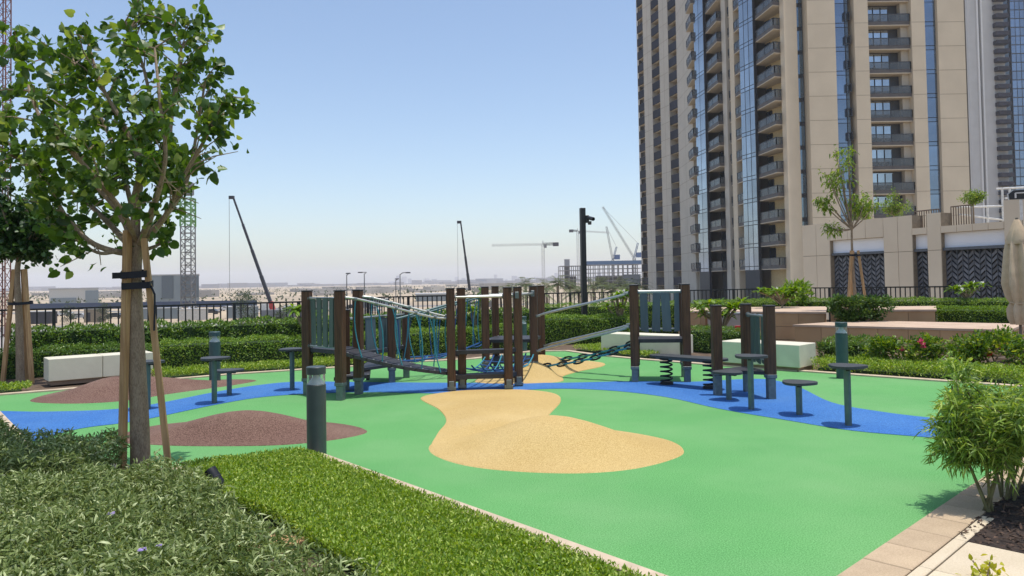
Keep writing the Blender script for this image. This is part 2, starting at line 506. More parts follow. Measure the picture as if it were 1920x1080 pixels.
# bed edge: from the bush bed towards the camera the cream strip and slabs start at along=2.62
BED0 = 1.73
pm2 = paver_mesh('paver', .60, .075, M_paver2)
for i in range(-1, 6):
    o = link('paver', pm2, pav); q = CORNER + V_ * (BED0 - .02 - .60 * (i + .5)) + U_ * .306
    o.location = (q.x, q.y, .003 + rng.uniform(-.001, .001))
pm3 = paver_mesh('paver', .60, .45, M_paver2)
for i in range(0, 7):
    for k in range(0, 7):
        o = link('paver', pm3, pav); q = CORNER + V_ * (BED0 - .02 - .60 * (i + .5)) + U_ * (.346 + .45 * (k + .5))
        o.location = (q.x, q.y, .002 + rng.uniform(-.0015, .0015))
# mulch bed with bark chips
M_mulch = mat('mulch', (.055, .036, .026), .95, (.025, .017, .013), scale=18, bump=1, bscale=50)
M_chip = mat('bark_chip', (.12, .075, .05), .9, (.05, .03, .02), scale=40, island=.6)
bedp = rect(BED0, 8.6, .27, 5.2)
tag(MB().prism(bedp, -.07, .012).build('mulch_bed', M_mulch), kind='structure')
X, Y = scatter(bedp, 60000); k = (Y < 9.5); X, Y = X[k], Y[k]; n = len(X)
a = rdir(n); a[:, 2] *= .35
V, T = leaf_arrays(np.c_[X, Y, nr.uniform(.012, .03, n)], a, rdir(n, 1.2), nr.uniform(.015, .06, n), nr.uniform(.008, .02, n), 'd', fold=.3)
tag(mesh_np('bark_mulch', V, T, M_chip), 'dark brown bark chips covering the planting bed beside the paved walk', 'mulch', kind='stuff')

# ================================================================== PLAY EQUIPMENT
M_wood = mat('stained_post_wood', (.115, .048, .021), .5, (.05, .02, .009), scale=5, detail=5, bump=.35, bscale=30, stretch=(9, 9, .7), spec=.45, objvar=.15, dust=((.17, .085, .042), .35, 1.2))
M_zinc = mat('galvanised_foot', (.19, .22, .22), .5, (.14, .165, .165), scale=20, metal=.6, spec=.5)
M_steel = mat('brushed_rail', (.50, .51, .47), .38, (.42, .43, .40), scale=20, metal=.8)
M_deck = mat('dark_deck_panel', (.035, .036, .042), .55, (.022, .022, .027), scale=30, bump=.2, bscale=200, spec=.5)
M_board = mat('green_grey_board', (.085, .13, .105), .55, (.065, .105, .085), scale=6, bump=.08, bscale=30, stretch=(4, 4, .5), objvar=.1)
M_board2 = mat('blue_grey_board', (.11, .155, .175), .55, (.09, .13, .15), scale=6, bump=.08, bscale=30, stretch=(4, 4, .5), objvar=.1)
M_rope = mat('cyan_rope', (.06, .30, .38), .8, (.03, .18, .24), scale=90, bump=.4, bscale=200)
M_rope2 = mat('blue_rope', (.03, .11, .30), .8, (.015, .06, .18), scale=90, bump=.4, bscale=200)
M_blk = mat('black_rubber_link', (.02, .02, .022), .5)
M_pod = mat('pod_column_grey', (.12, .17, .165), .45, (.095, .14, .135), scale=12, metal=.3, spec=.5)
M_podtop = mat('pod_plate', (.055, .06, .065), .6, (.035, .038, .042), scale=60, bump=.2, bscale=200, fine=(160, (.02, .022, .024), (.11, .12, .12), .35))
M_bolt = mat('bolt_steel', (.6, .6, .58), .35, metal=.9)

cf = thing('climbing_frame', 'brown timber post climbing frame with rope bridges, decks and metal handrails', 'climbing frame', (0, 11.6, 0))
def post(par, p, h, w=.125, rz=.1, foot=.19, embed=False):
    """square timber post on a narrower galvanised foot, with a dark cap"""
    x, y = p[0], p[1]
    mb = MB()
    z0 = foot
    mb.box((x, y, (z0 + h) / 2), (w, w, h - z0), rz, bev=.010)
    o = mb.build('post', M_wood, par)
    f = MB(); f.box((x, y, foot / 2 + .03), (w * .8, w * .8, foot + .06), rz, bev=.004)
    f.box((x - .001, y, foot + .03), (w + .004, w + .004, .05), rz, bev=.004)
    f.build('post_foot', M_zinc, o)
    if foot < .05:
        MB().box((x + math.sin(rz) * (w / 2 + .004), y - math.cos(rz) * (w / 2 + .004), .085), (w * .62, .008, .13), rz, bev=.002).build('foot_plate', M_zinc, o)
    c = MB(); c.box((x, y, h + .006), (w + .006, w + .006, .018), rz, bev=.004); c.build('post_cap', M_deck, o)
    return o
BOLT = MB().lathe([(.014, 0), (.014, .007), (.004, .011)], (0, 0, 0), 8).mesh('bolt', M_bolt)
BRACKET = MB().box((0, 0, 0), (.05, .05, .035)).mesh('bracket', M_blk)
def deck(par, quad, z, th=.055, m=None):
    mb = MB(); mb.prism(quad, z - th, z)
    o = mb.build('deck', m or M_deck, par)
    b = MB(); n = len(quad)
    c = sum((Vector((q[0], q[1])) for q in quad), Vector((0, 0))) / n
    for q in quad:
        q2 = c + (Vector((q[0], q[1])) - c) * .86
        for nm, me, zz in (('bolt', BOLT, z - .001), ('bracket', BRACKET, z - th - .015)):
            k = link(nm, me, o); k.location = Vector((q2.x, q2.y, zz)) - wloc(par)
    return o
def rail(par, pts, r=.018, m=None):
    o = MB().tube(smooth_open(pts, 3) if len(pts) > 2 else pts, r, 10).build('handrail', m or M_steel, par, smooth=True)
    for a, b in ((pts[0], pts[1]), (pts[-1], pts[-2])):
        d = (Vector(b) - Vector(a)).normalized(); a = Vector(a) + d * .066
        MB().tube([a, a + d * .012], [.036, .034], 12).build('rail_flange', M_zinc, o)
    return o
def boards(par, a, b, z0, z1, n, m, th=.022, wide=.8, lean=.05):
    a, b = Vector(a), Vector(b); L = (b - a).length; t = (b - a) / L; nn_ = Vector((-t.y, t.x))
    for i in range(n):
        c = (i + .5) / n * L; w = L / n * wide / 2
        dl = rng.uniform(-lean, lean) * .5; dz = rng.uniform(-.015, .02)
        wt = w * rng.uniform(.82, .98); wb = w * rng.uniform(.86, 1.0)
        qs = []
        for (s, z) in ((c - wb, z0 + dz), (c + wb, z0 - dz), (c + wt + dl, z1 + dz), (c - wt + dl, z1 - dz)):
            p = a + t * s; qs.append((p, z))
        vs = [(p.x - nn_.x * th / 2, p.y - nn_.y * th / 2, z) for p, z in qs] + [(p.x + nn_.x * th / 2, p.y + nn_.y * th / 2, z) for p, z in qs]
        MB().add(vs, [(0, 1, 2, 3), (7, 6, 5, 4), (0, 4, 5, 1), (1, 5, 6, 2), (2, 6, 7, 3), (3, 7, 4, 0)]).build('board', m, par)
def rope(par, p, q, sag=.06, r=.010, m=None, side=(0, 0, 0), k=6):
    p, q = Vector(p), Vector(q); pts = []
    for i in range(k + 1):
        t = i / k; b = math.sin(math.pi * t)
        pts.append(p.lerp(q, t) + Vector(side) * b - Vector((0, 0, sag)) * b)
    return MB().tube(pts, r, 6).build('rope', m or M_rope, par, smooth=True)
v3 = lambda p, z: Vector((p[0], p[1], z))

P1 = G(577, 740).to_2d(); P2 = G(639, 750).to_2d(); P3 = G(673, 739).to_2d(); P3b = P1 + (P3 - P2) * 1.0
P4 = G(649, 732).to_2d(); P5 = G(735, 717).to_2d(); P6 = G(762, 708).to_2d()
P7 = G(847, 733).to_2d(); P8 = G(867, 729).to_2d(); P9 = G(954, 730).to_2d(); P10 = G(973, 724).to_2d()
P13 = G(1002, 704).to_2d(); P14 = G(1016, 692).to_2d()
P11 = PX(909, 12.72); P12 = PX(928, 13.62)
P15 = G(1191, 716).to_2d(); P16 = G(1289, 716).to_2d(); P17 = P15 + Vector((.12, .62)); P18 = P16 + Vector((.10, .62))
for p, rz in ((P1, -.2), (P2, -.2), (P3, -.2), (P7, .08), (P8, .08), (P9, .08), (P10, .08), (P11, .12), (P12, .12), (P13, .12), (P14, .12), (P15, -.12), (P16, -.12), (P17, -.12)):
    post(cf, p, 1.5, rz=rz, foot=.012 if p in (P7, P8, P9, P10) else .19)
for p in (P4, P5, P6): post(cf, p, 1.2, rz=.25)
# tower at the start of the plank bridge
deck(cf, [P1, P2, P3, P3b], .68)
boards(cf, P1 + Vector((.07, -.05)), P2 + Vector((-.07, -.03)), .72, 1.41, 4, M_board, wide=.72)
rail(cf, [v3(P1, 1.40), v3(P2, 1.40)])
rail(cf, [v3(P1, .715), v3(P2, .715)], .016)
# sloping plank bridge with hanging ropes
def bridge_axis(a0, a1, b0, b1, za, zb, t, side):
    A = (a0, a1)[side]; B = (b0, b1)[side]
    p = Vector(A).lerp(Vector(B), t)
    zz = za + (zb - za) * t
    return v3(p, zz)
for i in range(9):
    t0, t1 = i / 9 + .003, (i + 1) / 9 - .006
    q = [bridge_axis(P2, P3, P7, P8, .67, .27, t, s) - Vector((0, 0, .045 * math.sin(math.pi * t))) for t, s in ((t0, 0), (t1, 0), (t1, 1), (t0, 1))]
    vs = q + [p - Vector((0, 0, .045)) for p in q]
    pl = MB().add(vs, [(0, 1, 2, 3), (7, 6, 5, 4), (0, 4, 5, 1), (1, 5, 6, 2), (2, 6, 7, 3), (3, 7, 4, 0)]).build('bridge_plank', M_deck, cf)
    bb = MB()
    for s in (0, 1):
        c = bridge_axis(P2, P3, P7, P8, .67, .27, (t0 + t1) / 2, s) - Vector((0, 0, .045 * math.sin(math.pi * (t0 + t1) / 2)))
        inw = (v3(P3, 0) - v3(P2, 0)).normalized() * (.035 if s == 0 else -.035)
        k = link('bolt', BOLT, pl); k.location = c + inw - wloc(cf)
for s, (A, B) in enumerate(((P2, P7), (P3, P8))):
    a, b = v3(A, 1.40), v3(B, 1.07)
    hr = rail(cf, [a, a.lerp(b, .12) + Vector((0, 0, .035)), a.lerp(b, .5), a.lerp(b, .84) - Vector((0, 0, .035)), b])
    for i in range(5):
        t = (i + .75) / 5.6
        top = a.lerp(b, t) + Vector((0, 0, .035 * (1 - 2 * t)))
        bot = bridge_axis(P2, P3, P7, P8, .67, .27, min(1, t + .05), s) - Vector((0, 0, .03))
        rope(cf, top, bot, .0, .0095, side=(.05 * (1 if i % 2 else -1), 0, 0))
        cl = MB().tube([top - (b - a).normalized() * .02, top + (b - a).normalized() * .02], .029, 10).build('rail_clamp', M_zinc, hr)
# low tower behind with panel boards
Q4 = P6 + (P4 - P5) * .7
deck(cf, [P4, P5, P6, Q4], .55)
rail(cf, [v3(P4, 1.07), v3(P6, 1.07)])
boards(cf, Vector(P4).lerp(P6, .07), Vector(P4).lerp(P6, .93), .56, 1.05, 4, M_board2, wide=.78)
deck(cf, [P4 + Vector((-.1, -.35)), P4 + Vector((.38, -.1)), P5 + Vector((-.35, .05)), P4 + Vector((-.05, .25))], .24, .05)
deck(cf, [P4 + Vector((.1, .1)), P5 + Vector((0, -.06)), P6 + Vector((0, -.1)), P6 + Vector((-.6, .05))], .30, .045)
# rope bridge behind, rising to the central tower
for s, (A, B) in enumerate(((P5, P11), (P6, P12))):
    a, b = v3(A, 1.02), v3(B, 1.36)
    rail(cf, [a, a.lerp(b, .1) - Vector((0, 0, .02)), a.lerp(b, .9) + Vector((0, 0, .02)), b], .019, mat('teal_rail', (.13, .20, .20), .5, metal=.3))
    fa, fb = v3(A, .34), v3(B, .60)
    rope(cf, fa, fb, .10, .016, M_rope2, k=10)
    for i in range(9):
        t = (i + .6) / 9.4
        top = a.lerp(b, t); bot = fa.lerp(fb, min(1, t + rng.uniform(-.06, .06))) - Vector((0, 0, .10 * math.sin(math.pi * t)))
        rope(cf, top, bot, 0, .0085, M_rope if i % 3 else M_rope2, side=(rng.uniform(-.03, .03), 0, 0))
for i in range(9):
    t = (i + .5) / 9; t2 = min(1, t + .05 * (1 if i % 2 else -1))
    a = v3(P5, .34).lerp(v3(P11, .60), t) - Vector((0, 0, .10 * math.sin(math.pi * t)))
    b = v3(P6, .34).lerp(v3(P12, .60), t2) - Vector((0, 0, .10 * math.sin(math.pi * t2)))
    rope(cf, a, b, .05, .010, M_rope2 if i % 2 else M_rope)
# front tower: low step and upper deck
deck(cf, [P7, P9, P10, P8], .23, .065)
deck(cf, [P7 + Vector((.02, .03)), P9 + Vector((0, .03)), P10, P8], .585, .055)
rail(cf, [v3(P7, 1.375), v3(P9, 1.375)]); rail(cf, [v3(P8, 1.375), v3(P10, 1.385)]); rail(cf, [v3(P10, 1.385), v3(P13, 1.385)], .019)
# central tower behind
deck(cf, [P11, P13, P14, P12], .61, .05); deck(cf, [P11, P13, P14, P12], .25, .05)
rail(cf, [v3(P12, 1.37), v3(P14, 1.37)]); rail(cf, [v3(P11, 1.37), v3(P13, 1.37)], .019)
for p in (P13, P10):
    cl = MB().box((p.x - .01, p.y - .068, 1.385), (.06, .02, .1), .1, bev=.004); cl.build('rail_bracket', M_zinc, cf)
# rope net slung between the two
cs = [v3(P8, .34), v3(P10, .34), v3(P13, .38), v3(P11, .34)]
def netp(u, w):
    a = cs[0].lerp(cs[1], u); b = cs[3].lerp(cs[2], u)
    return a.lerp(b, w) - Vector((0, 0, .20 * math.sin(math.pi * w) ** .8 * (.6 + .4 * math.sin(math.pi * u))))
for i in range(7):
    u = i / 6
    MB().tube([netp(u, k / 8) for k in range(9)], .012, 6).build('rope', M_rope2 if i % 2 else M_rope, cf, smooth=True)
for i in range(1, 7):
    w = i / 7
    MB().tube([netp(k / 6, w) for k in range(7)], .012, 6).build('rope', M_rope2, cf, smooth=True)
# chain walk rising to the right-hand tower
ca = [(P13, P15), (P14, P17)]
for s, (A, B) in enumerate(ca):
    A2, B2 = Vector(A), Vector(B)
    for za, zb, rr in ((1.0, 1.385, .020), (.41, .86, .024)):
        a, b = v3(A2, za), v3(B2, zb)
        rail(cf, [a, a.lerp(b, .07) + Vector((0, 0, -.02)), a.lerp(b, .12), a.lerp(b, .86), a.lerp(b, .92) + Vector((0, 0, .025)), b], rr * .85)
NL = 12
la, lb = (v3(P13, .16) + v3(P14, .16)) / 2 + Vector((0, -.35, 0)), v3(P15, .57) + Vector((0, .06, 0))
for row, (sa, sb) in enumerate(((v3(P13, .15), v3(P15, .57)), (v3(P14, .15), v3(P17, .57)))):
    rope(cf, sa, sb, .07, .009, M_rope, k=10)
    for i in range(NL):
        t = (i + .5) / NL; c = sa.lerp(sb, t) - Vector((0, 0, .07 * math.sin(math.pi * t)))
        ax = (sb - sa).normalized(); L = (sb - sa).length / NL * .62
        wdt = Vector((0, 0, 1)) if i % 2 else ax.cross(Vector((0, 0, 1))).normalized()
        pts = [c + ax * L * math.cos(q) + wdt * .032 * math.sin(q) for q in [2 * math.pi * k / 10 for k in range(11)]]
        MB().tube(pts, .017, 6).build('chain_link', M_blk if i % 2 else M_rope, cf, smooth=True)
# right-hand tower
deck(cf, [P15, P16, P18, P17], .66)
rail(cf, [v3(P15, 1.40), v3(P16, 1.40)], .025)
rail(cf, [v3(P17, 1.38), v3(P18, 1.38)], .02); rail(cf, [v3(P17, .78), v3(P18, .78)], .016)
boards(cf, P17 + Vector((.06, -.03)), P18 + Vector((0, -.03)), .74, 1.37, 4, M_board2, wide=.8)
post(cf, P18, 1.5, rz=-.12)

# ---- spring plank
s1 = G(1250, 721).to_2d(); s2 = G(1331, 729).to_2d()
sp = thing('spring_plank', 'dark balance plank on two black coil springs beside the right tower', 'spring plank', (s1.x, s1.y, 0))
ax = (s2 - s1).normalized(); px_ = Vector((-ax.y, ax.x))
ends = []
for k in range(15):
    a = math.pi * k / 14 - math.pi / 2
    ends.append(s2 + ax * (.12 + .16 * math.cos(a)) + px_ * .17 * math.sin(a))
for k in range(15):
    a = math.pi * k / 14 + math.pi / 2
    ends.append(s1 + ax * (-.10 + .16 * math.cos(a)) + px_ * .17 * math.sin(a))
MB().prism(ends, .415, .445).build('plank', M_podtop, sp)
for s in (s1, s2):
    pts = [(s.x + .085 * math.cos(a), s.y + .085 * math.sin(a), .03 + .34 * a / (2 * math.pi * 5)) for a in [2 * math.pi * 5 * k / 80 for k in range(81)]]
    MB().tube(pts, .0135, 8).build('coil_spring', M_blk, sp, smooth=True)
    MB().lathe([(.1, 0.004), (.1, .035), (.06, .045)], (s.x, s.y, 0), 20).lathe([(.06, .365), (.1, .375), (.1, .415)], (s.x, s.y, 0), 20).build('spring_plate', M_blk, sp)
MB().box((*(s1.lerp(s2, .5)), .395), ((s2 - s1).length + .3, .12, .03), math.atan2(ax.y, ax.x)).build('plank_beam', M_board2, sp)

# ---- low three-post frame
P19 = G(1346, 741).to_2d(); P20 = G(1402, 734).to_2d(); P21 = G(1446, 748).to_2d()
lf = thing('balance_frame', 'low three-post timber frame with triangular dark deck and grey boards', 'play frame', (*P20, 0))
for p in (P19, P20, P21): post(lf, p, 1.215, rz=.05, foot=.27)
deck(lf, [P19 + Vector((-.1, -.02)), P21 + Vector((0, 0)), P20], .355, .045)
rail(lf, [v3(P20, 1.08), v3(P21, 1.08)], .02)
rail(lf, [v3(P20, .50), v3(P21, .50)], .014)
boards(lf, Vector(P20).lerp(P21, .18), Vector(P20).lerp(P21, .85), .44, 1.10, 3, M_board, wide=.7)

# ---- stepping pods
pods = [((1367, 750), .375, 'grey', 'shortest round stepping pod, under the low three-post frame'),
        ((1409, 768), .655, 'grey', 'tall round stepping pod in front of the low three-post frame'),
        ((1499, 778), .385, 'grey', 'short stepping pod between the two tall pods on the right blue path'),
        ((1591, 798), .645, 'grey', 'tall stepping pod nearest the leafy bush at the right end of the blue path'),
        ((402, 756), .625, 'grey', 'tall stepping pod in front of the far left bollard'),
        ((430, 741), .375, 'grey', 'short stepping pod just right of a tall one on the left blue path'),
        ((548, 731), .63, 'grey', 'tall stepping pod beside the left climbing tower'),
        ((277, 767), .63, 'grey', 'tall stepping pod partly hidden behind the staked tree trunk')]
for (pp, h, _, lab) in pods:
    q = G(*pp)
    o = thing('stepping_pod', lab, 'stepping pod', (q.x, q.y, 0), 'round-topped stepping pods on the blue path')
    MB().tube([(q.x, q.y, -.02), (q.x, q.y, h - .03)], .036, 16).build('column', M_pod, o, smooth=True)
    ang = rng.uniform(0, 6.28); prof = []
    for k in range(36):
        a = 2 * math.pi * k / 36
        rr = .19 + .018 * math.cos(3 * (a + ang))
        prof.append((q.x + rr * math.cos(a), q.y + rr * math.sin(a)))
    pl = MB().prism(prof, h - .028, h).build('plate', M_podtop, o)
    b = MB()
    for k in range(3):
        a = ang + k * 2.094
        b.box((q.x + .07 * math.cos(a), q.y + .07 * math.sin(a), h - .04), (.09, .04, .024), a)
    b.build('plate_bracket', M_blk, o)

# ================================================================== FURNITURE AND WALLS
M_boll = mat('bollard_paint', (.055, .075, .075), .45, (.045, .062, .062), scale=10, spec=.5)
M_boll2 = mat('bollard_green_paint', (.04, .085, .085), .5, (.034, .072, .072), scale=10, spec=.5)
M_lens = mat('bollard_lens', (.62, .64, .62), .25, spec=.6)
M_black = mat('black_metal', (.012, .013, .015), .45, (.009, .010, .012), scale=9, spec=.5)
def bollard(p, h, label, m, r=.09):
    o = thing('bollard_light', label, 'bollard', (p.x, p.y, 0), 'cylindrical bollard lights round the play area')
    MB().lathe([(r, -.02), (r, h - .17), (r - .006, h - .165)], (p.x, p.y, 0), 28).build('column', m, o, smooth=True)
    ln = MB().lathe([(r * .93, h - .165), (r * .93, h - .07)], (p.x, p.y, 0), 28).build('lens', glass_clear, o, smooth=True)
    MB().lathe([(r * .85, h - .164), (r * .35, h - .10), (r * .3, h - .07)], (p.x, p.y, 0), 24).build('reflector', M_lens, ln, smooth=True)
    MB().lathe([(r, h - .07), (r + .001, h - .006), (r - .004, h)], (p.x, p.y, 0), 28).build('cap', m, o, smooth=True)
glass_clear = bpy.data.materials.new('lens_glass'); glass_clear.use_nodes = True
_n = glass_clear.node_tree; _b = _n.nodes['Principled BSDF']
_b.inputs['Base Color'].default_value = (.85, .9, .88, 1); _b.inputs['Roughness'].default_value = .08; _b.inputs['Transmission Weight'].default_value = .85; _b.inputs['IOR'].default_value = 1.1
bollard(G(594, 852), .825, 'dark grey bollard light at the corner of the near lawn', M_boll)
bollard(G(403, 717), .84, 'dark bollard light behind the stepping pods, against the left hedge', M_boll2)
bollard(G(1580, 709), .87, 'green-grey bollard light behind the right-hand stepping pods', M_boll2)
bollard(D(981, 655, 16.9), .80, 'bollard light half hidden behind the central climbing tower', M_boll2)

def bench(a, b, depth, h, label):
    """white block seat with a recessed toe, joints cut between its sections; a->b is the front edge"""
    a, b = Vector(a), Vector(b); t = (b - a).normalized(); n = Vector((-t.y, t.x)); L = (b - a).length
    if n.y < 0: n = -n
    o = thing('bench', label, 'bench', (a.x, a.y, 0), 'white block benches')
    rz = math.atan2(t.y, t.x)
    cuts = [0, L * .5, L]
    for i in range(2):
        c = a + t * (cuts[i] + cuts[i + 1]) / 2 + n * depth / 2
        MB().box((c.x, c.y, .07 + (h - .07) / 2), (cuts[i + 1] - cuts[i] - .008, depth, h - .07), rz, bev=.008).build('seat_block', M_white, o)
    c = a + t * L / 2 + n * depth / 2
    MB().box((c.x, c.y, .035), (L - .08, depth - .08, .075), rz).build('toe_plinth', M_toe, o)
bench(G(90, 724).to_2d(), PX(287, 13.35), .5, .44, 'white block bench beside the brown mound on the left')
bench(G(1127, 664).to_2d(), G(1279, 673).to_2d(), .5, .45, 'white block bench behind the chain walk')
bench(G(1350, 686).to_2d(), G(1500, 698).to_2d(), .62, .45, 'white block bench behind the low three-post frame')

# ---- railing of the podium edge
def polyline_at(P, s):
    for i in range(len(P) - 1):
        L = (P[i + 1] - P[i]).length
        if s <= L or i == len(P) - 2: return P[i].lerp(P[i + 1], s / L), (P[i + 1] - P[i]).normalized()
        s -= L
def railing(P, label, h=1.2, gap=.14):
    P = [Vector(p) for p in P]
    tot = sum((P[i + 1] - P[i]).length for i in range(len(P) - 1))
    o = thing('railing', label, 'railing', (P[0].x, P[0].y, 0), 'black picket railings on the podium edge')
    for i in range(len(P) - 1):
        a, b = P[i], P[i + 1]
        MB().bar(v3(a, h), v3(b, h), .06, .035).build('top_rail', M_black, o)
        MB().bar(v3(a, .10), v3(b, .10), .04, .04).build('bottom_rail', M_black, o)
    n = int(tot / gap); t = (P[1] - P[0]).normalized()
    me = MB().box((0, 0, .65), (.026, .026, 1.08), math.atan2(t.y, t.x)).mesh('picket', M_black)
    mp = MB().box((0, 0, .6), (.06, .06, 1.2), math.atan2(t.y, t.x)).mesh('post', M_black)
    for i in range(n + 1):
        q, _ = polyline_at(P, tot * i / n)
        k = link('post' if i % 12 == 0 else 'picket', mp if i % 12 == 0 else me, o)
        k.location = (q.x - P[0].x, q.y - P[0].y, 0)
railing(FENCE[:3], 'black picket railing along the left edge above the desert')
railing(FENCE[2:5], 'black picket railing behind the climbing frame and hedge')
railing(FENCE[4:], 'black picket railing in front of the cream low building')

# ---- camera mast
cp = PX(1095, 19.6); cb = D(1091.5, 390, 19.6)
o = thing('camera_pole', 'tall black square pole with a security camera near its top', 'camera pole', (cp.x, cp.y, 0))
MB().box((cp.x, cp.y, cb.z / 2), (.13, .13, cb.z), .3, bev=.008).build('pole', M_black, o)
MB().box((cp.x, cp.y, .012), (.26, .26, .024), .3).build('base_plate', M_black, o)
zc = D(1091, 411, 19.6).z
br = MB().box((cp.x + .115, cp.y - .02, zc), (.1, .1, .20), 0, bev=.01).build('camera_bracket', M_black, o)
c1 = MB().tube([(cp.x + .15, cp.y - .06, zc + .03), (cp.x + .26, cp.y - .22, zc - .02)], .05, 14).build('camera_head', mat('camera_shell', (.05, .05, .055), .3), o, smooth=True)
MB().tube([(cp.x + .258, cp.y - .217, zc - .019), (cp.x + .272, cp.y - .238, zc - .026)], .036, 12).build('camera_lens', mat('dark_lens', (.01, .01, .012), .1), c1, smooth=True)
MB().lathe([(.045, -.09), (.05, -.05), (.05, 0)], (cp.x + .18, cp.y - .03, zc - .06), 14).build('camera_dome', mat('camera_shell', (.05, .05, .055), .3), o, smooth=True)

# ---- raised stone planter with seat ledge
def stone_wall(name, label, poly, h, face_edges, cap=.045, over=.04, gap=.008, blk=.62, z0=-.02, capm=None):
    """planter: cladding stones, a part each, on a core, with cap stones; poly is counter-clockwise plan"""
    P = [Vector(p) for p in poly]; n = len(P)
    a = sum(P[i].x * P[(i + 1) % n].y - P[(i + 1) % n].x * P[i].y for i in range(n))
    if a < 0: P = P[::-1]
    c = sum(P, Vector((0, 0))) / n
    o = thing(name, label, 'planter', (P[0].x, P[0].y, 0))
    core = [c + (p - c) * (1 - .03 / max(.3, (p - c).length)) for p in P]
    MB().prism(core, z0, h - cap).build('core', mat('stone_joint', (.16, .11, .075), .9), o)
    for i in range(n):
        p, q = P[i], P[(i + 1) % n]; L = (q - p).length; t = (q - p) / L; nn_ = Vector((t.y, -t.x))
        if nn_.dot((p + q) / 2) > 1.5: continue          # faces turned away from the play area stay plain
        m_ = max(1, round(L / blk)); rows = 2 if h > .6 else 1
        for r in range(rows):
            za = z0 + (h - cap - z0) * r / rows; zb = z0 + (h - cap - z0) * (r + 1) / rows
            for k in range(m_):
                s0 = L * k / m_ + gap / 2; s1 = L * (k + 1) / m_ - gap / 2
                MB().prism([p + t * s0 - nn_ * .035, p + t * s1 - nn_ * .035, p + t * s1, p + t * s0], za + gap / 2, zb - gap / 2).build('stone', M_stone, o)
    capp = [c + (p - c) * (1 + over / (p - c).length) for p in P]
    MB().prism(capp, h - cap, h).build('cap_stone', capm or M_cap, o)
    return o
SA, SB, SC, SD_ = PX(1488, 17.1), PX(1888, 14.5), PX(1916, 16.1), PX(1602, 18.3)
stone_wall('seat_planter', 'long low tan stone seat ledge with a pale cap below the parasol', [SA, SB, SC, SD_], .5, None)
W0 = [PX(1270, 20.6), PX(1545, 18.7), PX(1548, 22), PX(1275, 23)]
stone_wall('planter_wall', 'raised stone planter wall holding the frangipani behind the benches', W0, .70, None)
W1 = [PX(1556, 18.9), PX(1752, 18.2), PX(1752, 20.2), PX(1556, 20.6)]
stone_wall('planter_wall', 'raised stone planter wall around the young staked tree', W1, .74, None)

# service cabinet and red box in front of the planter wall
cq = PX(1362, 19.35)
o = thing('service_cabinet', 'pale service cabinet with timber edge set against the stone planter wall', 'cabinet', (cq.x, cq.y, 0))
M_cab = mat('cabinet_panel', (.46, .38, .32), .6, (.40, .33, .27), scale=3)
cr = -.25
MB().box((cq.x, cq.y, .33), (.98, .16, .62), cr, bev=.006).build('panel', M_cab, o)
for s in (-.52,): MB().box((cq.x + s * math.cos(cr), cq.y + s * math.sin(cr), .34), (.05, .18, .64), cr).build('timber_edge', mat('cedar', (.25, .11, .045), .6), o)
MB().box((cq.x, cq.y, .67), (1.12, .2, .05), cr, bev=.006).build('cabinet_top', mat('grey_top', (.42, .43, .42), .5), o)
rq = PX(1382, 18.7); zr = D(1382, 617, 18.7).z
o = thing('warning_marker', 'small red square marker on a thin stake before the planter wall', 'marker', (rq.x, rq.y, 0))
MB().box((rq.x, rq.y, zr), (.16, .02, .17), -.1, bev=.004).build('marker_plate', mat('red_plate', (.65, .03, .025), .5), o)
MB().tube([(rq.x - .07, rq.y + .02, 0), (rq.x - .11, rq.y + .02, zr + .09)], .012, 6).build('stake', mat('cedar', (.25, .11, .045), .6), o)

# ---- folded parasol
pq = PX(1911, 13.6)
o = thing('folded_parasol', 'folded beige parasol tied at mid height at the right edge', 'parasol', (pq.x, pq.y, 0))
M_fab = mat('parasol_canvas', (.70, .53, .35), .9, (.60, .45, .29), scale=8, bump=.2, bscale=80)
prof = [(.015, 2.56), (.05, 2.54), (.14, 2.24), (.18, 2.0), (.215, 1.65), (.235, 1.40), (.19, 1.16), (.135, 1.05), (.18, .94), (.17, .78), (.13, .66)]
nseg = 64; vs = []; fs = []
for r, z in prof:
    for k in range(nseg):
        a = 2 * math.pi * k / nseg
        rr = r * (1 + .26 * math.sin(7 * a + z * .6) * min(1, r / .1) + .06 * math.sin(3 * a + 2 * z))
        vs.append((pq.x + rr * math.cos(a), pq.y + rr * math.sin(a), z))
for i in range(len(prof) - 1):
    for k in range(nseg):
        j = (k + 1) % nseg; fs.append((i * nseg + j, i * nseg + k, (i + 1) * nseg + k, (i + 1) * nseg + j))
can = MB().add(vs, fs).build('canopy', M_fab, o, smooth=True)
MB().tube([(pq.x + .15 * math.cos(a), pq.y + .15 * math.sin(a), 1.055 + .01 * math.sin(a)) for a in [6.2832 * k / 24 for k in range(25)]], .014, 6).build('tie_strap', M_fab, can, smooth=True)
MB().add([(pq.x + r * math.cos(a), pq.y + r * math.sin(a), z) for (r, z) in ((.04, 2.57), (.195, 2.2), (.175, 2.12)) for a in [6.2832 * k / 16 for k in range(16)]],
         [(i * 16 + (k + 1) % 16, i * 16 + k, (i + 1) * 16 + k, (i + 1) * 16 + (k + 1) % 16) for i in range(2) for k in range(16)]).build('vent_flap', M_fab, can, smooth=True)
MB().tube([(pq.x, pq.y, 0), (pq.x, pq.y, 2.6)], .024, 12).build('pole', mat('parasol_pole', (.2, .16, .12), .4), o, smooth=True)
MB().box((pq.x, pq.y, .03), (.6, .6, .06), .4, bev=.01).build('base', M_stone, o)

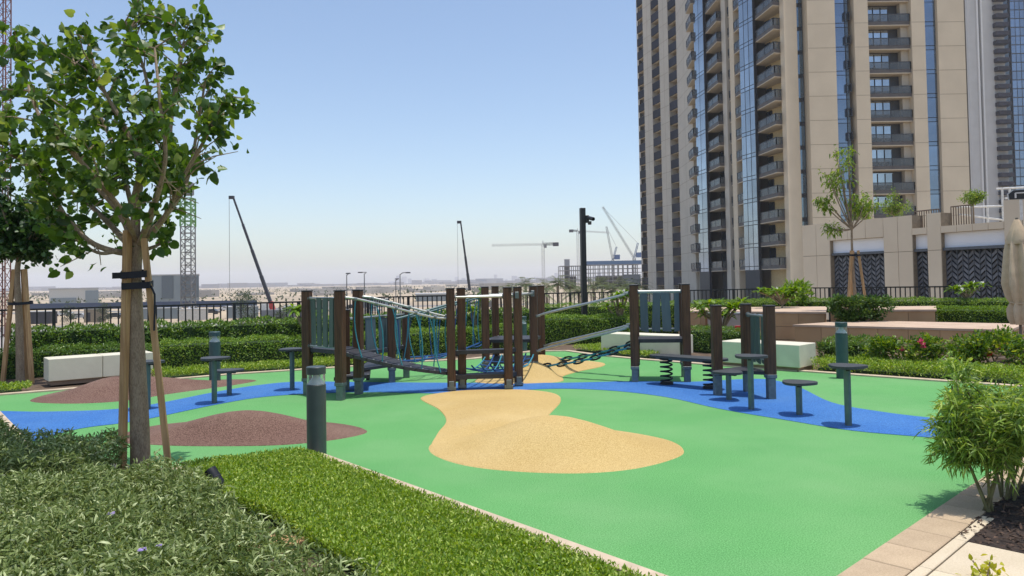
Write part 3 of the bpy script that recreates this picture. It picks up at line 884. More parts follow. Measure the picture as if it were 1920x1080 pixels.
# ---- garden spotlight
q = G(405, 938)
o = thing('garden_spotlight', 'small black garden spotlight at the edge of lawn and dark shrubs', 'spotlight', (q.x, q.y, 0))
ax_ = Vector((-.62, .25, .75)).normalized()
c0 = Vector((q.x + .035, q.y, .10)); c1_ = c0 + ax_ * .155
MB().tube([c0, c0 + ax_ * .02, c0 + ax_ * .03, c1_], [.030, .042, .046, .047], 16).build('lamp_head', M_black, o, smooth=True)
MB().tube([c0 + ax_ * .075, c0 + ax_ * .08], .0485, 16, cap=True).build('seam_ring', mat('worn_black', (.05, .05, .055), .35), o, smooth=True)
MB().tube([(q.x, q.y, -.05), (q.x, q.y, .09), c0 + ax_ * .03], .012, 8).build('stake', M_black, o, smooth=True)

# ================================================================== PLANTS
L_dark = leafmat('dark_hedge_leaf', (.06, .125, .022), (.15, .27, .04), (.30, .40, .08), trans=.3, rough=.4, spec=.5)
L_lawn = leafmat('ground_cover_leaf', (.085, .175, .016), (.31, .45, .05), (.66, .74, .22), trans=.35, rough=.5)
L_grey = leafmat('grey_green_leaf', (.06, .10, .02), (.23, .295, .085), (.60, .66, .33), trans=.25, rough=.45, spec=.35)
L_tree = leafmat('hibiscus_leaf', (.035, .085, .016), (.115, .215, .034), (.33, .41, .10), trans=.42, rough=.4, spec=.45)
L_tree2 = leafmat('dark_tree_leaf', (.018, .05, .013), (.045, .105, .022), (.085, .16, .04), trans=.28, rough=.4, spec=.45)
L_light = leafmat('light_tree_leaf', (.08, .155, .022), (.20, .31, .04), (.32, .41, .08), trans=.4)
L_ole = leafmat('oleander_leaf', (.09, .17, .035), (.27, .40, .07), (.56, .64, .16), trans=.4, rough=.4)
L_plu = leafmat('frangipani_leaf', (.07, .16, .018), (.19, .32, .03), (.28, .40, .06), trans=.4)
L_yel = leafmat('yellow_leaf', (.30, .34, .02), (.50, .48, .04), trans=.35)
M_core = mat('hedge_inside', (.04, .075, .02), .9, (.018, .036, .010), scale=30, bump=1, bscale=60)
M_bark = mat('pale_bark', (.40, .30, .20), .85, (.24, .17, .105), scale=6, detail=7, bump=.7, bscale=26, stretch=(4, 4, 1.1),
             fine=(40, (.14, .095, .06), (.46, .36, .25), .4))
M_bark2 = mat('twig_bark', (.34, .26, .17), .85, (.2, .15, .10), scale=12, bump=.3, bscale=40)
M_stake = mat('stake_wood', (.55, .34, .16), .7, (.38, .215, .095), scale=4, detail=6, bump=.2, bscale=40, stretch=(12, 12, .8))
M_strap = mat('black_strap', (.012, .013, .022), .6)
M_pink = leafmat('pink_bract', (.50, .03, .11), (.68, .12, .17), trans=.4)
M_red = leafmat('red_bract', (.55, .03, .04), (.70, .12, .07), trans=.4)
M_purple = leafmat('purple_petal', (.36, .25, .62), (.55, .42, .78), trans=.4)
M_whitefl = leafmat('white_petal', (.8, .78, .7), (.9, .88, .8), trans=.3)

def bump2(X, Y, s=1.0, seed=0.0):
    return (np.sin(X * 2.1 * s + seed) * np.cos(Y * 1.7 * s + 1.3 * seed) + .6 * np.sin(X * 4.7 * s + 2 * seed + Y * 3.1 * s) + .4 * np.cos(Y * 7.3 * s - X * 5.9 * s + seed)) / 2.0

def hedge(label, pts, w, h, size=.04, dens=1500, leaf=None, z0=0.0, wob=.04, name='hedge', cat='hedge', group=None, core_in=.10, seed=1.0, side_lean=0.0):
    """clipped hedge along a polyline: a dark inner body under a skin of separate leaves"""
    P = [Vector((p[0], p[1])) for p in pts]
    o = thing(name, label, cat, (P[0].x, P[0].y, z0), group)
    n = len(P); Lf = []; Rt = []
    for i in range(n):
        t = (P[min(n - 1, i + 1)] - P[max(0, i - 1)]).normalized(); nn_ = Vector((-t.y, t.x))
        Lf.append(P[i] + nn_ * w / 2); Rt.append(P[i] - nn_ * w / 2)
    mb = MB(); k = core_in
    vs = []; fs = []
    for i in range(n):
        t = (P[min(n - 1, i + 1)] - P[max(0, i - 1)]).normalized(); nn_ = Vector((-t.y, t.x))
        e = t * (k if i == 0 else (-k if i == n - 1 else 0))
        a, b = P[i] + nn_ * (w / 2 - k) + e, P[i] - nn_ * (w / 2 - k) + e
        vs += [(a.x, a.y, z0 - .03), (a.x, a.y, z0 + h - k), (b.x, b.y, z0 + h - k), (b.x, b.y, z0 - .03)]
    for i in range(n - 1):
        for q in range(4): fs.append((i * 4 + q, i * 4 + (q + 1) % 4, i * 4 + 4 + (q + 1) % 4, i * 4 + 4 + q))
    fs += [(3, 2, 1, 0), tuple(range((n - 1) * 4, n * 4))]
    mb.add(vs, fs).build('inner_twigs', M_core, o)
    dens = dens * 1.25
    parts = []
    for i in range(n - 1):
        a, b = P[i], P[i + 1]; L = (b - a).length; t = (b - a) / L; nn_ = Vector((-t.y, t.x))
        for face in ('top', 'l', 'r', 'e0', 'e1'):
            if face == 'top': A = L * w
            elif face in 'lr': A = L * h
            else: A = w * h if (face == 'e0' and i == 0) or (face == 'e1' and i == n - 2) else 0
            c = int(A * dens)
            if c < 1: continue
            s = nr.uniform(0, L, c); q = nr.uniform(-w / 2, w / 2, c); z = nr.uniform(0.02, h, c)
            if face == 'top': z = np.full(c, h); N0 = np.tile([0, 0, 1.], (c, 1))
            elif face == 'l': q = np.full(c, w / 2); N0 = np.tile([nn_.x, nn_.y, .15], (c, 1))
            elif face == 'r': q = np.full(c, -w / 2); N0 = np.tile([-nn_.x, -nn_.y, .15], (c, 1))
            elif face == 'e0': s = np.zeros(c); N0 = np.tile([-t.x, -t.y, .1], (c, 1))
            else: s = np.full(c, L); N0 = np.tile([t.x, t.y, .1], (c, 1))
            X = a.x + t.x * s + nn_.x * q; Y = a.y + t.y * s + nn_.y * q
            off = wob * bump2(X + z * .7, Y + z * .9, 2.2, seed) - nr.uniform(0, .06, c)
            rk_ = min(.17, w * .24)
            if face == 'top': off = off - rk_ * .7 * np.abs(q / (w / 2)) ** 3
            else:
                f_ = np.clip((z / h - .5) / .5, 0, 1) ** 2; off = off - rk_ * f_; N0 = unit(N0 + f_[:, None] * np.array([0, 0, .9]))
            Pn = np.c_[X, Y, z0 + z] + N0 * off[:, None]
            Aa = unit(N0 * .55 + rdir(c, .25) * .9)
            V, T = leaf_arrays(Pn, Aa, unit(N0 + rdir(c) * .8), nr.uniform(.6, 1.35, c) * size, nr.uniform(.4, .62, c) * size, 'd')
            parts.append((V, T))
    V, T = join_np(parts)
    mesh_np('foliage', V, T, leaf or L_dark, o)
    return o

def cover(name, label, poly, h, dens, size, leaf, kind='l', up=.8, width=.35, jit=.05, seed=0., thick=.6, cat='ground cover', wob=.03, base=True, droop=0.):
    """uncountable low planting over a plan polygon"""
    n = int(poly_area(poly) * dens * 1.0)
    xs = [p[0] for p in poly]; ys = [p[1] for p in poly]
    bb = (max(xs) - min(xs)) * (max(ys) - min(ys))
    X, Y = scatter(poly, int(n * bb / max(1e-6, poly_area(poly)))); n = len(X)
    top = h + wob * bump2(X, Y, 2.4, seed) + wob * .5 * bump2(X, Y, 7, seed + 2)
    Z = top * (1 - thick * nr.random(n) ** 1.6)
    A = rdir(n, up)
    V, T = leaf_arrays(np.c_[X, Y, Z], A, rdir(n, 1.0), nr.uniform(.55, 1.3, n) * size, nr.uniform(.7, 1.2, n) * size * width, kind, droop=droop)
    o = mesh_np(name, V, T, leaf)
    tag(o, label, cat, kind='stuff')
    if base:
        c = sum((Vector((p[0], p[1])) for p in poly), Vector((0, 0))) / len(poly)
        q = [c + (Vector((p[0], p[1])) - c) * (1 - .13 / max(.2, (Vector((p[0], p[1])) - c).length)) for p in poly]
        MB().prism(q, -.03, max(.02, h * .3)).build('dark_base', M_core, o)  # solid dark base below the layer of leaves
    return o

# ---- near lawn of ground cover and grey-green shrubs
lawn = [(-1.98, 6.93), (.93, 3.5), (1.52, 2.6), (-.6, 2.6)] + [G(*p).to_2d()[:] for p in ((700, 1100), (600, 1050), (520, 990), (430, 955), (370, 915), (335, 890))] + [(-2.55, 6.62)]
cover('ground_cover_lawn', 'bright green small-leaved ground cover lawn in the foreground', lawn, .105, 21000, .027, L_lawn, 'd', up=.75, width=.42, wob=.012, seed=.7, thick=.75)
shA = [(-6.8, 9.0), (-5.1, 7.2), (-4.2, 6.62), (-3.32, 6.40), (-3.1, 5.95), (-3.2, 5.5), (-4.6, 5.35), (-7.2, 5.8)]
cover('shrub_bed', 'dark narrow-leaved shrubs shaded below the staked tree', shA, .36, 9500, .062, L_grey, 'l', up=.5, width=.2, wob=.07, seed=1.9, thick=.9, cat='shrubs', droop=.25)
shB = [(-7.0, 5.35), (-4.5, 4.95), (-3.3, 5.25), (-2.75, 5.6), (-2.25, 5.3), (-1.9, 4.85), (-1.55, 4.35), (-1.1, 3.85), (-.62, 3.3), (-.3, 2.3), (-5, 2.0), (-7.5, 3.0)]
cover('shrub_bed', 'sunlit grey-green narrow-leaved shrubs filling the lower left foreground', shB, .33, 12500, .058, L_grey, 'l', up=.5, width=.18, wob=.07, seed=4.1, thick=.85, cat='shrubs', droop=.25)
# patch of bare sand between lawn and shrubs, and purple flowers
q = G(500, 1010, .05)
sb_ = MB(); 
ringp = smooth_closed([(q.x + .22 * math.cos(a) * (1 + .3 * math.sin(3 * a)), q.y + .13 * math.sin(a)) for a in [6.2832 * k / 10 for k in range(10)]], 3)
tag(MB().prism(ringp, -.02, .03).build('bare_soil_patch', mat('bare_sand', (.50, .30, .15), .95, (.38, .22, .11), scale=20, bump=.6, bscale=60)), kind='structure')
for px, py, lab in ((209, 966, 'single pale purple flower in the grey-green shrubs'), (281, 1034, 'pair of violet flowers low in the foreground shrubs')):
    c = G(px, py, .35); parts = []
    for cc in ([c] if px < 250 else [c + Vector((-.035, 0, 0)), c + Vector((.035, .01, .01))]):
        for k in range(5):
            a = 6.2832 * k / 5; d = np.array([[math.cos(a), math.sin(a) * .8 - .25, .55]])
            parts.append(leaf_arrays(np.array([list(cc)]), d, np.array([[0, -.3, 1.]]), .026, .024, 'h'))
    V, T = join_np(parts); root = thing('flower', lab, 'flower', c)
    mesh_np('petals', V, T, M_purple, root)
    MB().tube([c - Vector((0, 0, .18)), c], .003, 5).build('stem', M_bark2, root)

# ---- low ground-cover strips beyond the kerb
def band(pts, d0, d1):
    """plan polygon between two offsets behind a polyline (away from the camera)"""
    P = [Vector(p) for p in pts]; n = len(P); A = []; B = []
    for i in range(n):
        t = (P[min(n - 1, i + 1)] - P[max(0, i - 1)]).normalized(); nn_ = Vector((-t.y, t.x))
        A.append(P[i] + nn_ * d0); B.append(P[i] + nn_ * d1)
    return [tuple(p) for p in A] + [tuple(p) for p in B[::-1]]
lk = [G(*p).to_2d() for p in ((0, 742), (135, 731), (300, 715), (450, 702), (640, 690), (760, 681), (889, 674))]
rk = [G(*p).to_2d() for p in ((1060, 659), (1117, 667), (1200, 675), (1340, 686), (1510, 698), (1680, 710), (1820, 720), (1950, 731))]
cover('ground_cover_strip', 'light green ground cover strip in front of the left hedge', band(lk[2:6], .17, .85), .13, 3800, .05, L_lawn, 'd', seed=2., wob=.025, thick=.95)
cover('ground_cover_patch', 'small ground cover patch left of the white bench', band(lk[:2], .17, .62)[:1] + band([lk[0] + (lk[0] - lk[1]) * 1.5, lk[0] + (lk[1] - lk[0]) * .42], .17, .8), .10, 2600, .055, L_lawn, 'd', seed=3., wob=.02)
cover('ground_cover_strip', 'light green ground cover behind the tan mound at the far corner', band(rk[:3], .17, .95), .13, 2600, .05, L_lawn, 'd', seed=5., wob=.02)
cover('ground_cover_strip', 'clipped green ground cover strip along the right kerb before the flowering shrubs', band(rk[4:], .2, .95), .20, 5200, .048, L_lawn, 'd', seed=6., wob=.03, thick=.97)

# ---- hedges
hl = [PX(150, 14.15), PX(300, 14.45), PX(450, 14.9), PX(565, 15.3), PX(700, 16.2), PX(850, 17.2), PX(1000, 18.0)]
hb = [PX(20, 14.3), PX(150, 14.9), PX(300, 15.4), PX(450, 15.9), PX(565, 16.5), PX(700, 18.0), PX(850, 19.0), PX(1000, 19.8)]
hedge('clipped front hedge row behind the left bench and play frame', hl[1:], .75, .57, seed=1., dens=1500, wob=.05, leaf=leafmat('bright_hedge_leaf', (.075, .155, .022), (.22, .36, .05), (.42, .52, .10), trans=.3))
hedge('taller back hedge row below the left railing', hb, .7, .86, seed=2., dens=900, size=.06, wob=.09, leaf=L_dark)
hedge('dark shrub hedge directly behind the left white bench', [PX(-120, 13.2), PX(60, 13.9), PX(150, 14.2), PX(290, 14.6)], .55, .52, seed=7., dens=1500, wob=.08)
hc = [PX(1015, 18.0), PX(1110, 17.9), PX(1200, 17.6)]
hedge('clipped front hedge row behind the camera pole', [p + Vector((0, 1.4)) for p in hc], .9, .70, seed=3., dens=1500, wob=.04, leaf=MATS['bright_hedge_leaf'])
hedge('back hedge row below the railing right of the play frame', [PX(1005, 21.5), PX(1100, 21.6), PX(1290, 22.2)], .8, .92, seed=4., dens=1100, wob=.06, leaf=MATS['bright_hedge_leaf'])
hedge('dark low hedge between the two right-hand benches', [PX(1290, 16.9), PX(1345, 16.3), PX(1420, 15.9)], .7, .52, seed=5., wob=.07)
hedge('low loose hedge behind the right bollard light', [PX(1548, 14.3), PX(1640, 13.5)], .7, .44, seed=6., size=.05, wob=.09)
hedge('back hedge on the raised planter below the right railing', [PX(1300, 23.4), PX(1500, 23.6), PX(1700, 22.4), PX(1935, 20.4)], .8, .40, z0=.5, seed=8., dens=1100, wob=.05, leaf=MATS['bright_hedge_leaf'])
hedge('bright clipped hedge on the planter beside the folded parasol', [PX(1756, 19.2), PX(1950, 17.6)], .8, .42, z0=.36, seed=9., dens=1400, wob=.03, leaf=leafmat('lime_hedge_leaf', (.07, .15, .015), (.18, .30, .03), (.26, .36, .06)))

def shrub(label, c, rx, ry, h, n, size, leaf, kind='d', seed=0, width=.55, stems=6, name='shrub', cat='shrub', group=None, z0=0.0, hollow=.35, up=.4, droop=0.0, clumps=14):
    """loose shrub: stems, and leaves gathered in clumps through its volume"""
    r = random.Random(seed); o = thing(name, label, cat, (c[0], c[1], z0), group)
    cl = []
    for i in range(clumps):
        a = r.uniform(0, 6.2832); q = math.sqrt(r.uniform(.05, 1)); zz = r.uniform(hollow, 1.0)
        sc = math.sqrt(max(.08, 1 - ((zz - .6) / .62) ** 2))
        cl.append(np.array([c[0] + rx * q * sc * math.cos(a) * .8, c[1] + ry * q * sc * math.sin(a) * .8, z0 + h * zz * .93]))
    cr_ = min(rx, h / 2) * .48
    idx = nr.integers(0, clumps, n); C = np.array(cl)[idx]
    d = rdir(n); Pn = C + d * cr_ * (nr.random(n) ** .5)[:, None] * np.array([1, 1, .75])
    Pn[:, 2] = np.maximum(Pn[:, 2], z0 + .015)
    A = unit(d * .7 + rdir(n, up) * .8)
    V, T = leaf_arrays(Pn, A, rdir(n, 1.), nr.uniform(.6, 1.3, n) * size, nr.uniform(.75, 1.2, n) * size * width, kind, droop=droop)
    mesh_np('foliage', V, T, leaf, o)
    mb = MB()
    for i in range(min(stems, clumps)):
        e = Vector(cl[i]); b = Vector((c[0] + r.uniform(-.2, .2) * rx, c[1] + r.uniform(-.2, .2) * ry, z0 - .02))
        mid = b.lerp(e, .5) + Vector((r.uniform(-.05, .05), r.uniform(-.05, .05), .04))
        mb.tube([b, mid, e], [.014, .011, .005], 6)
    mb.build('stems', M_bark2, o, smooth=True)
    return o

# flowering shrubs on the right
fs_ = [(1655, 12.55, .36, .46, 'flowering shrub with pink blooms nearest the right bollard', M_pink), (1725, 12.3, .42, .55, 'bushy shrub with magenta blooms in the middle of the right bed', M_pink),
       (1800, 12.1, .42, .50, 'shrub with a coral bloom in front of the stone ledge', M_red), (1868, 11.9, .45, .60, 'tall leafy shrub in front of the stone ledge end', M_red), (1925, 11.5, .42, .52, 'dark leafy shrub at the right edge of the flower bed', None)]
for i, (px, d, r, h, lab, fm) in enumerate(fs_):
    c = PX(px, d); h *= 1.14
    o = shrub(lab, c, r * 1.1, r * .85, h, 1500, .07, leafmat('bougainvillea_leaf', (.04, .10, .016), (.17, .28, .035), (.46, .50, .08), trans=.35), 'd', seed=40 + i, group='flowering shrubs in the right bed', hollow=.25, clumps=18)
    if fm is not None:
        r_ = random.Random(i)
        for k in range(1 if i != 1 else 2):
            a = np.array([[c.x + r_.uniform(-.25, .25), c.y - r * .55 - r_.uniform(0, .1), h * r_.uniform(.55, .95)]])
            n = 26
            V, T = leaf_arrays(a + rdir(n) * .034, rdir(n, .2), rdir(n), .034, .03, 'd')
            mesh_np('bloom', V, T, fm, o)

# frangipanis
def frangipani(label, px, d, ztop, z0, n_rosettes, spread, seed, flowers=True):
    r = random.Random(seed); b = PX(px, d); o = thing('frangipani', label, 'shrub', (b.x, b.y, z0), 'frangipani plants along the railing')
    H = ztop - z0; mb = MB(); parts = []; fparts = []
    fork = Vector((b.x, b.y, z0 + H * .32))
    mb.tube([Vector((b.x, b.y, z0 - .02)), Vector((b.x + r.uniform(-.03, .03), b.y, z0 + H * .16)), fork], [.035, .03, .028], 7)
    for i in range(n_rosettes):
        a = 6.2832 * i / n_rosettes + r.uniform(-.4, .4); q = spread * r.uniform(.25, 1)
        tip = Vector((b.x + q * math.cos(a), b.y + q * math.sin(a) * .7, z0 + H * r.uniform(.62, .93)))
        mb.tube([fork, fork.lerp(tip, .5) + Vector((0, 0, .05)), tip], [.024, .02, .016], 6)
        m_ = 19
        an = nr.uniform(0, 6.2832, m_); el = nr.uniform(-.05, 1.0, m_)
        A = np.c_[np.cos(an) * np.cos(el), np.sin(an) * np.cos(el), np.sin(el)]
        Pn = np.tile(list(tip), (m_, 1)) + A * .015
        parts.append(leaf_arrays(Pn, A, np.tile([0, 0, 1.], (m_, 1)) + .1 * rdir(m_), nr.uniform(.19, .32, m_), nr.uniform(.06, .085, m_), 'l', droop=.35))
        if flowers and i % 3 == 0:
            m_ = 14
            fparts.append(leaf_arrays(np.tile(list(tip + Vector((0, 0, .09))), (m_, 1)) + rdir(m_) * .03, rdir(m_, .4), rdir(m_, 1), .045, .035, 'd'))
    mb.build('stem', M_bark2, o, smooth=True)
    V, T = join_np(parts); mesh_np('leaves', V, T, L_plu, o)
    if fparts:
        V, T = join_np(fparts); mesh_np('blossom', V, T, M_whitefl, o)
frangipani('bright frangipani shrub behind the low three-post frame', 1352, 17.3, 1.12, 0, 17, .62, 3, False)
frangipani('dense frangipani shrub left of the young staked tree', 1466, 21.5, 1.25, .55, 18, .7, 4)
frangipani('white-flowered frangipani in front of the herringbone screen', 1812, 21.5, 1.3, .6, 10, .6, 5)
frangipani('frangipani behind the left climbing tower', 574, 15.6, 1.25, 0, 9, .35, 6)
frangipani('frangipani rising behind the front climbing tower', 890, 17.8, 1.42, 0, 9, .45, 8)
frangipani('slim frangipani beside the handrail of the chain walk', 1160, 19.0, 1.35, 0, 9, .4, 9)

# ---- trees
def limb(mb, pts, r0, r1, n=7):
    P = smooth_open(pts, 4); k = len(P)
    mb.tube(P, [r0 + (r1 - r0) * (i / (k - 1)) ** .8 for i in range(k)], n)
    return P
def twigs(mb, P, r, cnt, L, tips, up=.35, n=5, out=None, rad=.007, lo=.3):
    for i in range(cnt):
        k = int(len(P) * r.uniform(lo, 1.0)); k = min(k, len(P) - 1); p = P[k]
        d = Vector((r.gauss(0, 1), r.gauss(0, 1), r.gauss(0, .6) + up)).normalized()
        if out is not None: d = (d + (p - out).normalized() * .5).normalized()
        l = L * r.uniform(.5, 1.15); q = p + d * l * .5 + Vector((r.uniform(-.04, .04), r.uniform(-.04, .04), .02)); e = p + d * l
        mb.tube([p, q, e], [rad, rad * .75, rad * .4], n)
        for t in (.35, .55, .75, .9, 1.0): tips.append((p.lerp(q, t / .5) if t < .5 else q.lerp(e, (t - .5) * 2), d))
def stakes(o, b, H, angs, spread, strap_z, z0=0., w=.055, tr=.08):
    tops = []
    for a in angs:
        base = Vector((b.x + spread * math.cos(a), b.y + spread * math.sin(a), z0 - .05))
        top = Vector((b.x + (tr + .03) * math.cos(a), b.y + (tr + .03) * math.sin(a), H))
        MB().bar(base, top, w, w).build('stake', M_stake, o); tops.append((base, top))
    for j, zz in enumerate(strap_z):
        ring = []
        pr = [bs.lerp(tp, (zz - bs.z) / (tp.z - bs.z)) for bs, tp in tops]
        R0 = max((p.to_2d() - Vector((b.x, b.y))).length for p in pr) + w * .55
        for k in range(25):
            a = 6.2832 * k / 24; ring.append((b.x + R0 * math.cos(a), b.y + R0 * math.sin(a), zz + .012 * math.sin(a + j)))
        s = MB()
        for k in range(24):
            s.bar(ring[k], ring[k + 1], .006, .05)
        s.build('tie_strap', M_strap, o)

# near tree
tb_ = G(264, 897).to_2d(); TD = tb_.y
tree = thing('staked_tree', 'leafy young tree with pale trunk and wooden stakes in the left foreground', 'tree', (tb_.x, tb_.y, 0))
def TP(px, py, dy=0.0): return D(px, py, TD + dy)
mb = MB()
trunk = [Vector((tb_.x, tb_.y, -.05)), TP(262, 800), TP(258, 700), TP(254, 600), TP(252, 520), TP(255, 455)]
P = smooth_open(trunk, 3); mb.tube(P, [.083 - .026 * min(1, i / 12) for i in range(len(P))], 14)
mb.build('trunk', M_bark, tree, smooth=True)
lm = MB(); tips = []
limbs = [
    ([(255, 470, 0), (225, 400, .05), (170, 335, .15), (110, 245, .2), (75, 175, .1)], .036),
    ([(256, 470, 0), (252, 380, -.02), (262, 320, -.05), (240, 250, -.1), (190, 160, -.2), (165, 80, -.15)], .042),
    ([(262, 460, 0), (290, 380, .05), (312, 290, .1), (325, 190, .1), (340, 110, .05), (330, 50, .1)], .036),
    ([(262, 455, 0), (310, 405, -.1), (345, 330, -.15), (385, 260, -.2), (420, 190, -.2)], .03),
    ([(252, 475, 0), (210, 470, -.1), (165, 450, -.2), (120, 400, -.2), (80, 330, -.15), (20, 290, -.1)], .032),
    ([(250, 470, 0), (215, 430, .25), (150, 370, .5), (70, 330, .6), (10, 260, .6)], .034),
    ([(256, 460, 0), (245, 380, .3), (215, 280, .5), (180, 200, .6), (140, 120, .5)], .03),
    ([(262, 460, 0), (300, 420, .3), (350, 340, .5), (370, 240, .55), (385, 150, .5)], .03),
    ([(256, 455, 0), (262, 360, .2), (285, 240, .3), (270, 130, .35), (235, 40, .3)], .03),
    ([(258, 455, 0), (225, 390, -.35), (150, 300, -.6), (80, 230, -.65), (40, 120, -.5)], .028),
    ([(260, 460, 0), (285, 400, -.3), (310, 300, -.55), (300, 190, -.6), (290, 90, -.5)], .028),
    ([(262, 472, 0), (290, 462, .05), (305, 455, .05)], .022),
]
tr_ = random.Random(5)
cen = TP(235, 400)
for pts, r0 in limbs:
    pp = [TP(*p) for p in pts]
    PL = limb(lm, pp, r0, .009)
    if len(pts) > 3: twigs(lm, PL, tr_, 19, .36, tips, up=.2, out=cen)
    else: twigs(lm, PL, tr_, 5, .09, tips, up=-.1)
low = limb(lm, [TP(220, 470, -.1), TP(190, 475, -.15), TP(160, 462, -.2), TP(130, 440, -.25)], .02, .008); twigs(lm, low, tr_, 3, .12, tips, up=0.5)
lm.build('branches', M_bark, tree, smooth=True)
tp = np.array([list(t[0]) for t in tips]); td = np.array([list(t[1]) for t in tips])
sel = nr.integers(0, len(tp), 5000)
Pn = tp[sel] + nr.normal(size=(len(sel), 3)) * .045
# keep the inner crown airy: fewer leaves low round the trunk fork
zf = TP(255, 455).z
cx = TP(225, 250)
rad_ = np.hypot(Pn[:, 0] - cx.x, (Pn[:, 1] - cx.y))
keep = (Pn[:, 2] > zf - .25) & ((Pn[:, 2] > zf + .75) | (Pn[:, 0] - tb_.x < .22 + .45 * (Pn[:, 2] - zf))) & ((Pn[:, 2] > zf + .5) | (rad_ > .35) | (nr.random(len(Pn)) < .2))
Pn = Pn[keep]; dd = td[sel][keep]; n = len(Pn)
A = unit(dd * .5 + rdir(n) * .9 + np.array([0, 0, -.35]))
Nn = unit(rdir(n) * 1.1 + np.array([0, 0, .8]))
LL = .034 + .066 * nr.random(n) ** 1.3
nb = 240
order = np.argsort(Pn[:, 1] - .6 * LL * 10); near_i = order[:nb]; rest = order[nb:]
V, T = leaf_arrays(Pn[rest], A[rest], Nn[rest], LL[rest], LL[rest] * .86, 'h')
crown = mesh_np('crown', V, T, L_tree, tree); crown['kind'] = 'stuff'
lv = []
for k in range(6):
    V, T = leaf_arrays(np.zeros((1, 3)), np.array([[1., 0, -.1 * (k % 3)]]), np.array([[.1 * k - .25, .12 * (k % 2), 1.]]), .095, .082, 'h', droop=.1 * k)
    m_ = bpy.data.meshes.new('leaf'); m_.from_pydata(V.tolist(), [], T.tolist()); m_.materials.append(L_tree); lv.append(m_)
for i in near_i:
    a = Vector(A[i]); nn_ = Vector(Nn[i]); s = a.cross(nn_).normalized(); u = s.cross(a).normalized()
    M3 = Matrix((a, -s, u)).transposed(); sc = LL[i] / .095
    o = link('leaf', lv[rng.randrange(6)], crown if False else tree)
    o.location = Vector(Pn[i]) - Vector((tb_.x, tb_.y, 0)); o.rotation_euler = M3.to_euler(); o.scale = (sc, sc, sc)
for (b0, t0) in ((TP(228, 905, -.08), TP(239, 432, -.10)), (TP(319, 893, -.04), TP(270, 447, -.09)), (TP(266, 880, .28), TP(256, 440, .10))):
    MB().bar(b0 - Vector((0, 0, .05)), t0, .054, .045).build('stake', M_stake, tree)
for (zz, pts) in ((TP(250, 517).z, ((226, -.15), (272, -.15), (280, -.03), (262, .14), (232, .02))), (TP(250, 537).z, ((228, -.14), (280, -.14), (287, -.03), (262, .15), (230, .02)))):
    s = MB(); q = [Vector((TP(px, 520, dy).x, TD + dy, zz + .01 * k)) for k, (px, dy) in enumerate(pts)]
    for k in range(len(q)): s.bar(q[k], q[(k + 1) % len(q)], .006, .055)
    s.build('tie_strap', M_strap, tree)
MB().tube([TP(283, 536, -.11), TP(290, 552, -.12), TP(290, 585, -.12), TP(289, 620, -.12)], .008, 6).build('strap_tail', M_strap, tree)
MB().bar(TP(211, 517, -.13), TP(240, 516, -.15), .012, .05).build('strap_tail', M_strap, tree)
wl = TP(300, 470, .05)

# second tree at left, behind the first
def small_tree(label, base, z0, trunk_px, crown, n, leafsize, leaf, seed, r0=.05, stake=True, kind='h', width=.85, twn=6, name='staked_tree', twl=.3, group=None, lo=.3, droop=0.):
    """trunk, limbs and a leafy crown of given ellipsoid lobes [(centre, rx, ry, rz, weight)]"""
    r = random.Random(seed); o = thing(name, label, 'tree', (base.x, base.y, z0), group)
    fork = Vector(trunk_px[-1]); mb = MB(); P = smooth_open([Vector(p) for p in trunk_px], 3)
    mb.tube(P, [r0 * (1 - .45 * i / (len(P) - 1)) for i in range(len(P))], 10); mb.build('trunk', M_bark, o, smooth=True)
    lm = MB(); tips = []
    for (c, rx, ry, rz, wgt) in crown:
        for i in range(max(2, int(7 * wgt))):
            d = Vector((r.gauss(0, 1), r.gauss(0, 1), r.gauss(0, 1))).normalized() * (r.random() ** .4)
            e = Vector(c) + Vector((d.x * rx, d.y * ry, d.z * rz)) * .85
            PL = limb(lm, [fork, fork.lerp(e, .5) + Vector((r.uniform(-.05, .05), r.uniform(-.05, .05), -.03)), e], r0 * .42, .006, 6)
            twigs(lm, PL, r, twn, twl * min(rx, rz) / .9, tips, up=.2, rad=.005, lo=lo)
    lm.build('branches', M_bark2, o, smooth=True)
    tp = np.array([list(t[0]) for t in tips]); td = np.array([list(t[1]) for t in tips])
    sel = nr.integers(0, len(tp), n); Pn = tp[sel] + nr.normal(size=(n, 3)) * leafsize * .6
    A = unit(td[sel] * .5 + rdir(n) * .9 + np.array([0, 0, -.3])); LL = nr.uniform(.6, 1.25, n) * leafsize
    V, T = leaf_arrays(Pn, A, unit(rdir(n) + np.array([0, 0, .9])), LL, LL * width, kind, droop=droop)
    mesh_np('crown', V, T, leaf, o)
    return o
b2 = G(38, 715).to_2d(); d2 = b2.y
q2 = lambda px, py, dy=0: D(px, py, d2 + dy)
t2 = small_tree('dark leafy staked tree at the far left edge', b2, 0, [v3(b2, -.03), q2(36, 600), q2(32, 520), q2(36, 480)],
                [(q2(30, 420), 1.05, .9, .82, 2.9), (q2(92, 440), .62, .6, .55, 1.6), (q2(-40, 400), .7, .7, .7, 1.4), (q2(30, 350), .6, .6, .4, 1.)], 8200, .08, L_tree2, 21, r0=.07, twn=8)
stakes(t2, v3(b2, 0), q2(30, 505).z, (R_(190), R_(-20), R_(100)), .28, (q2(30, 568).z,), w=.06, tr=.07)

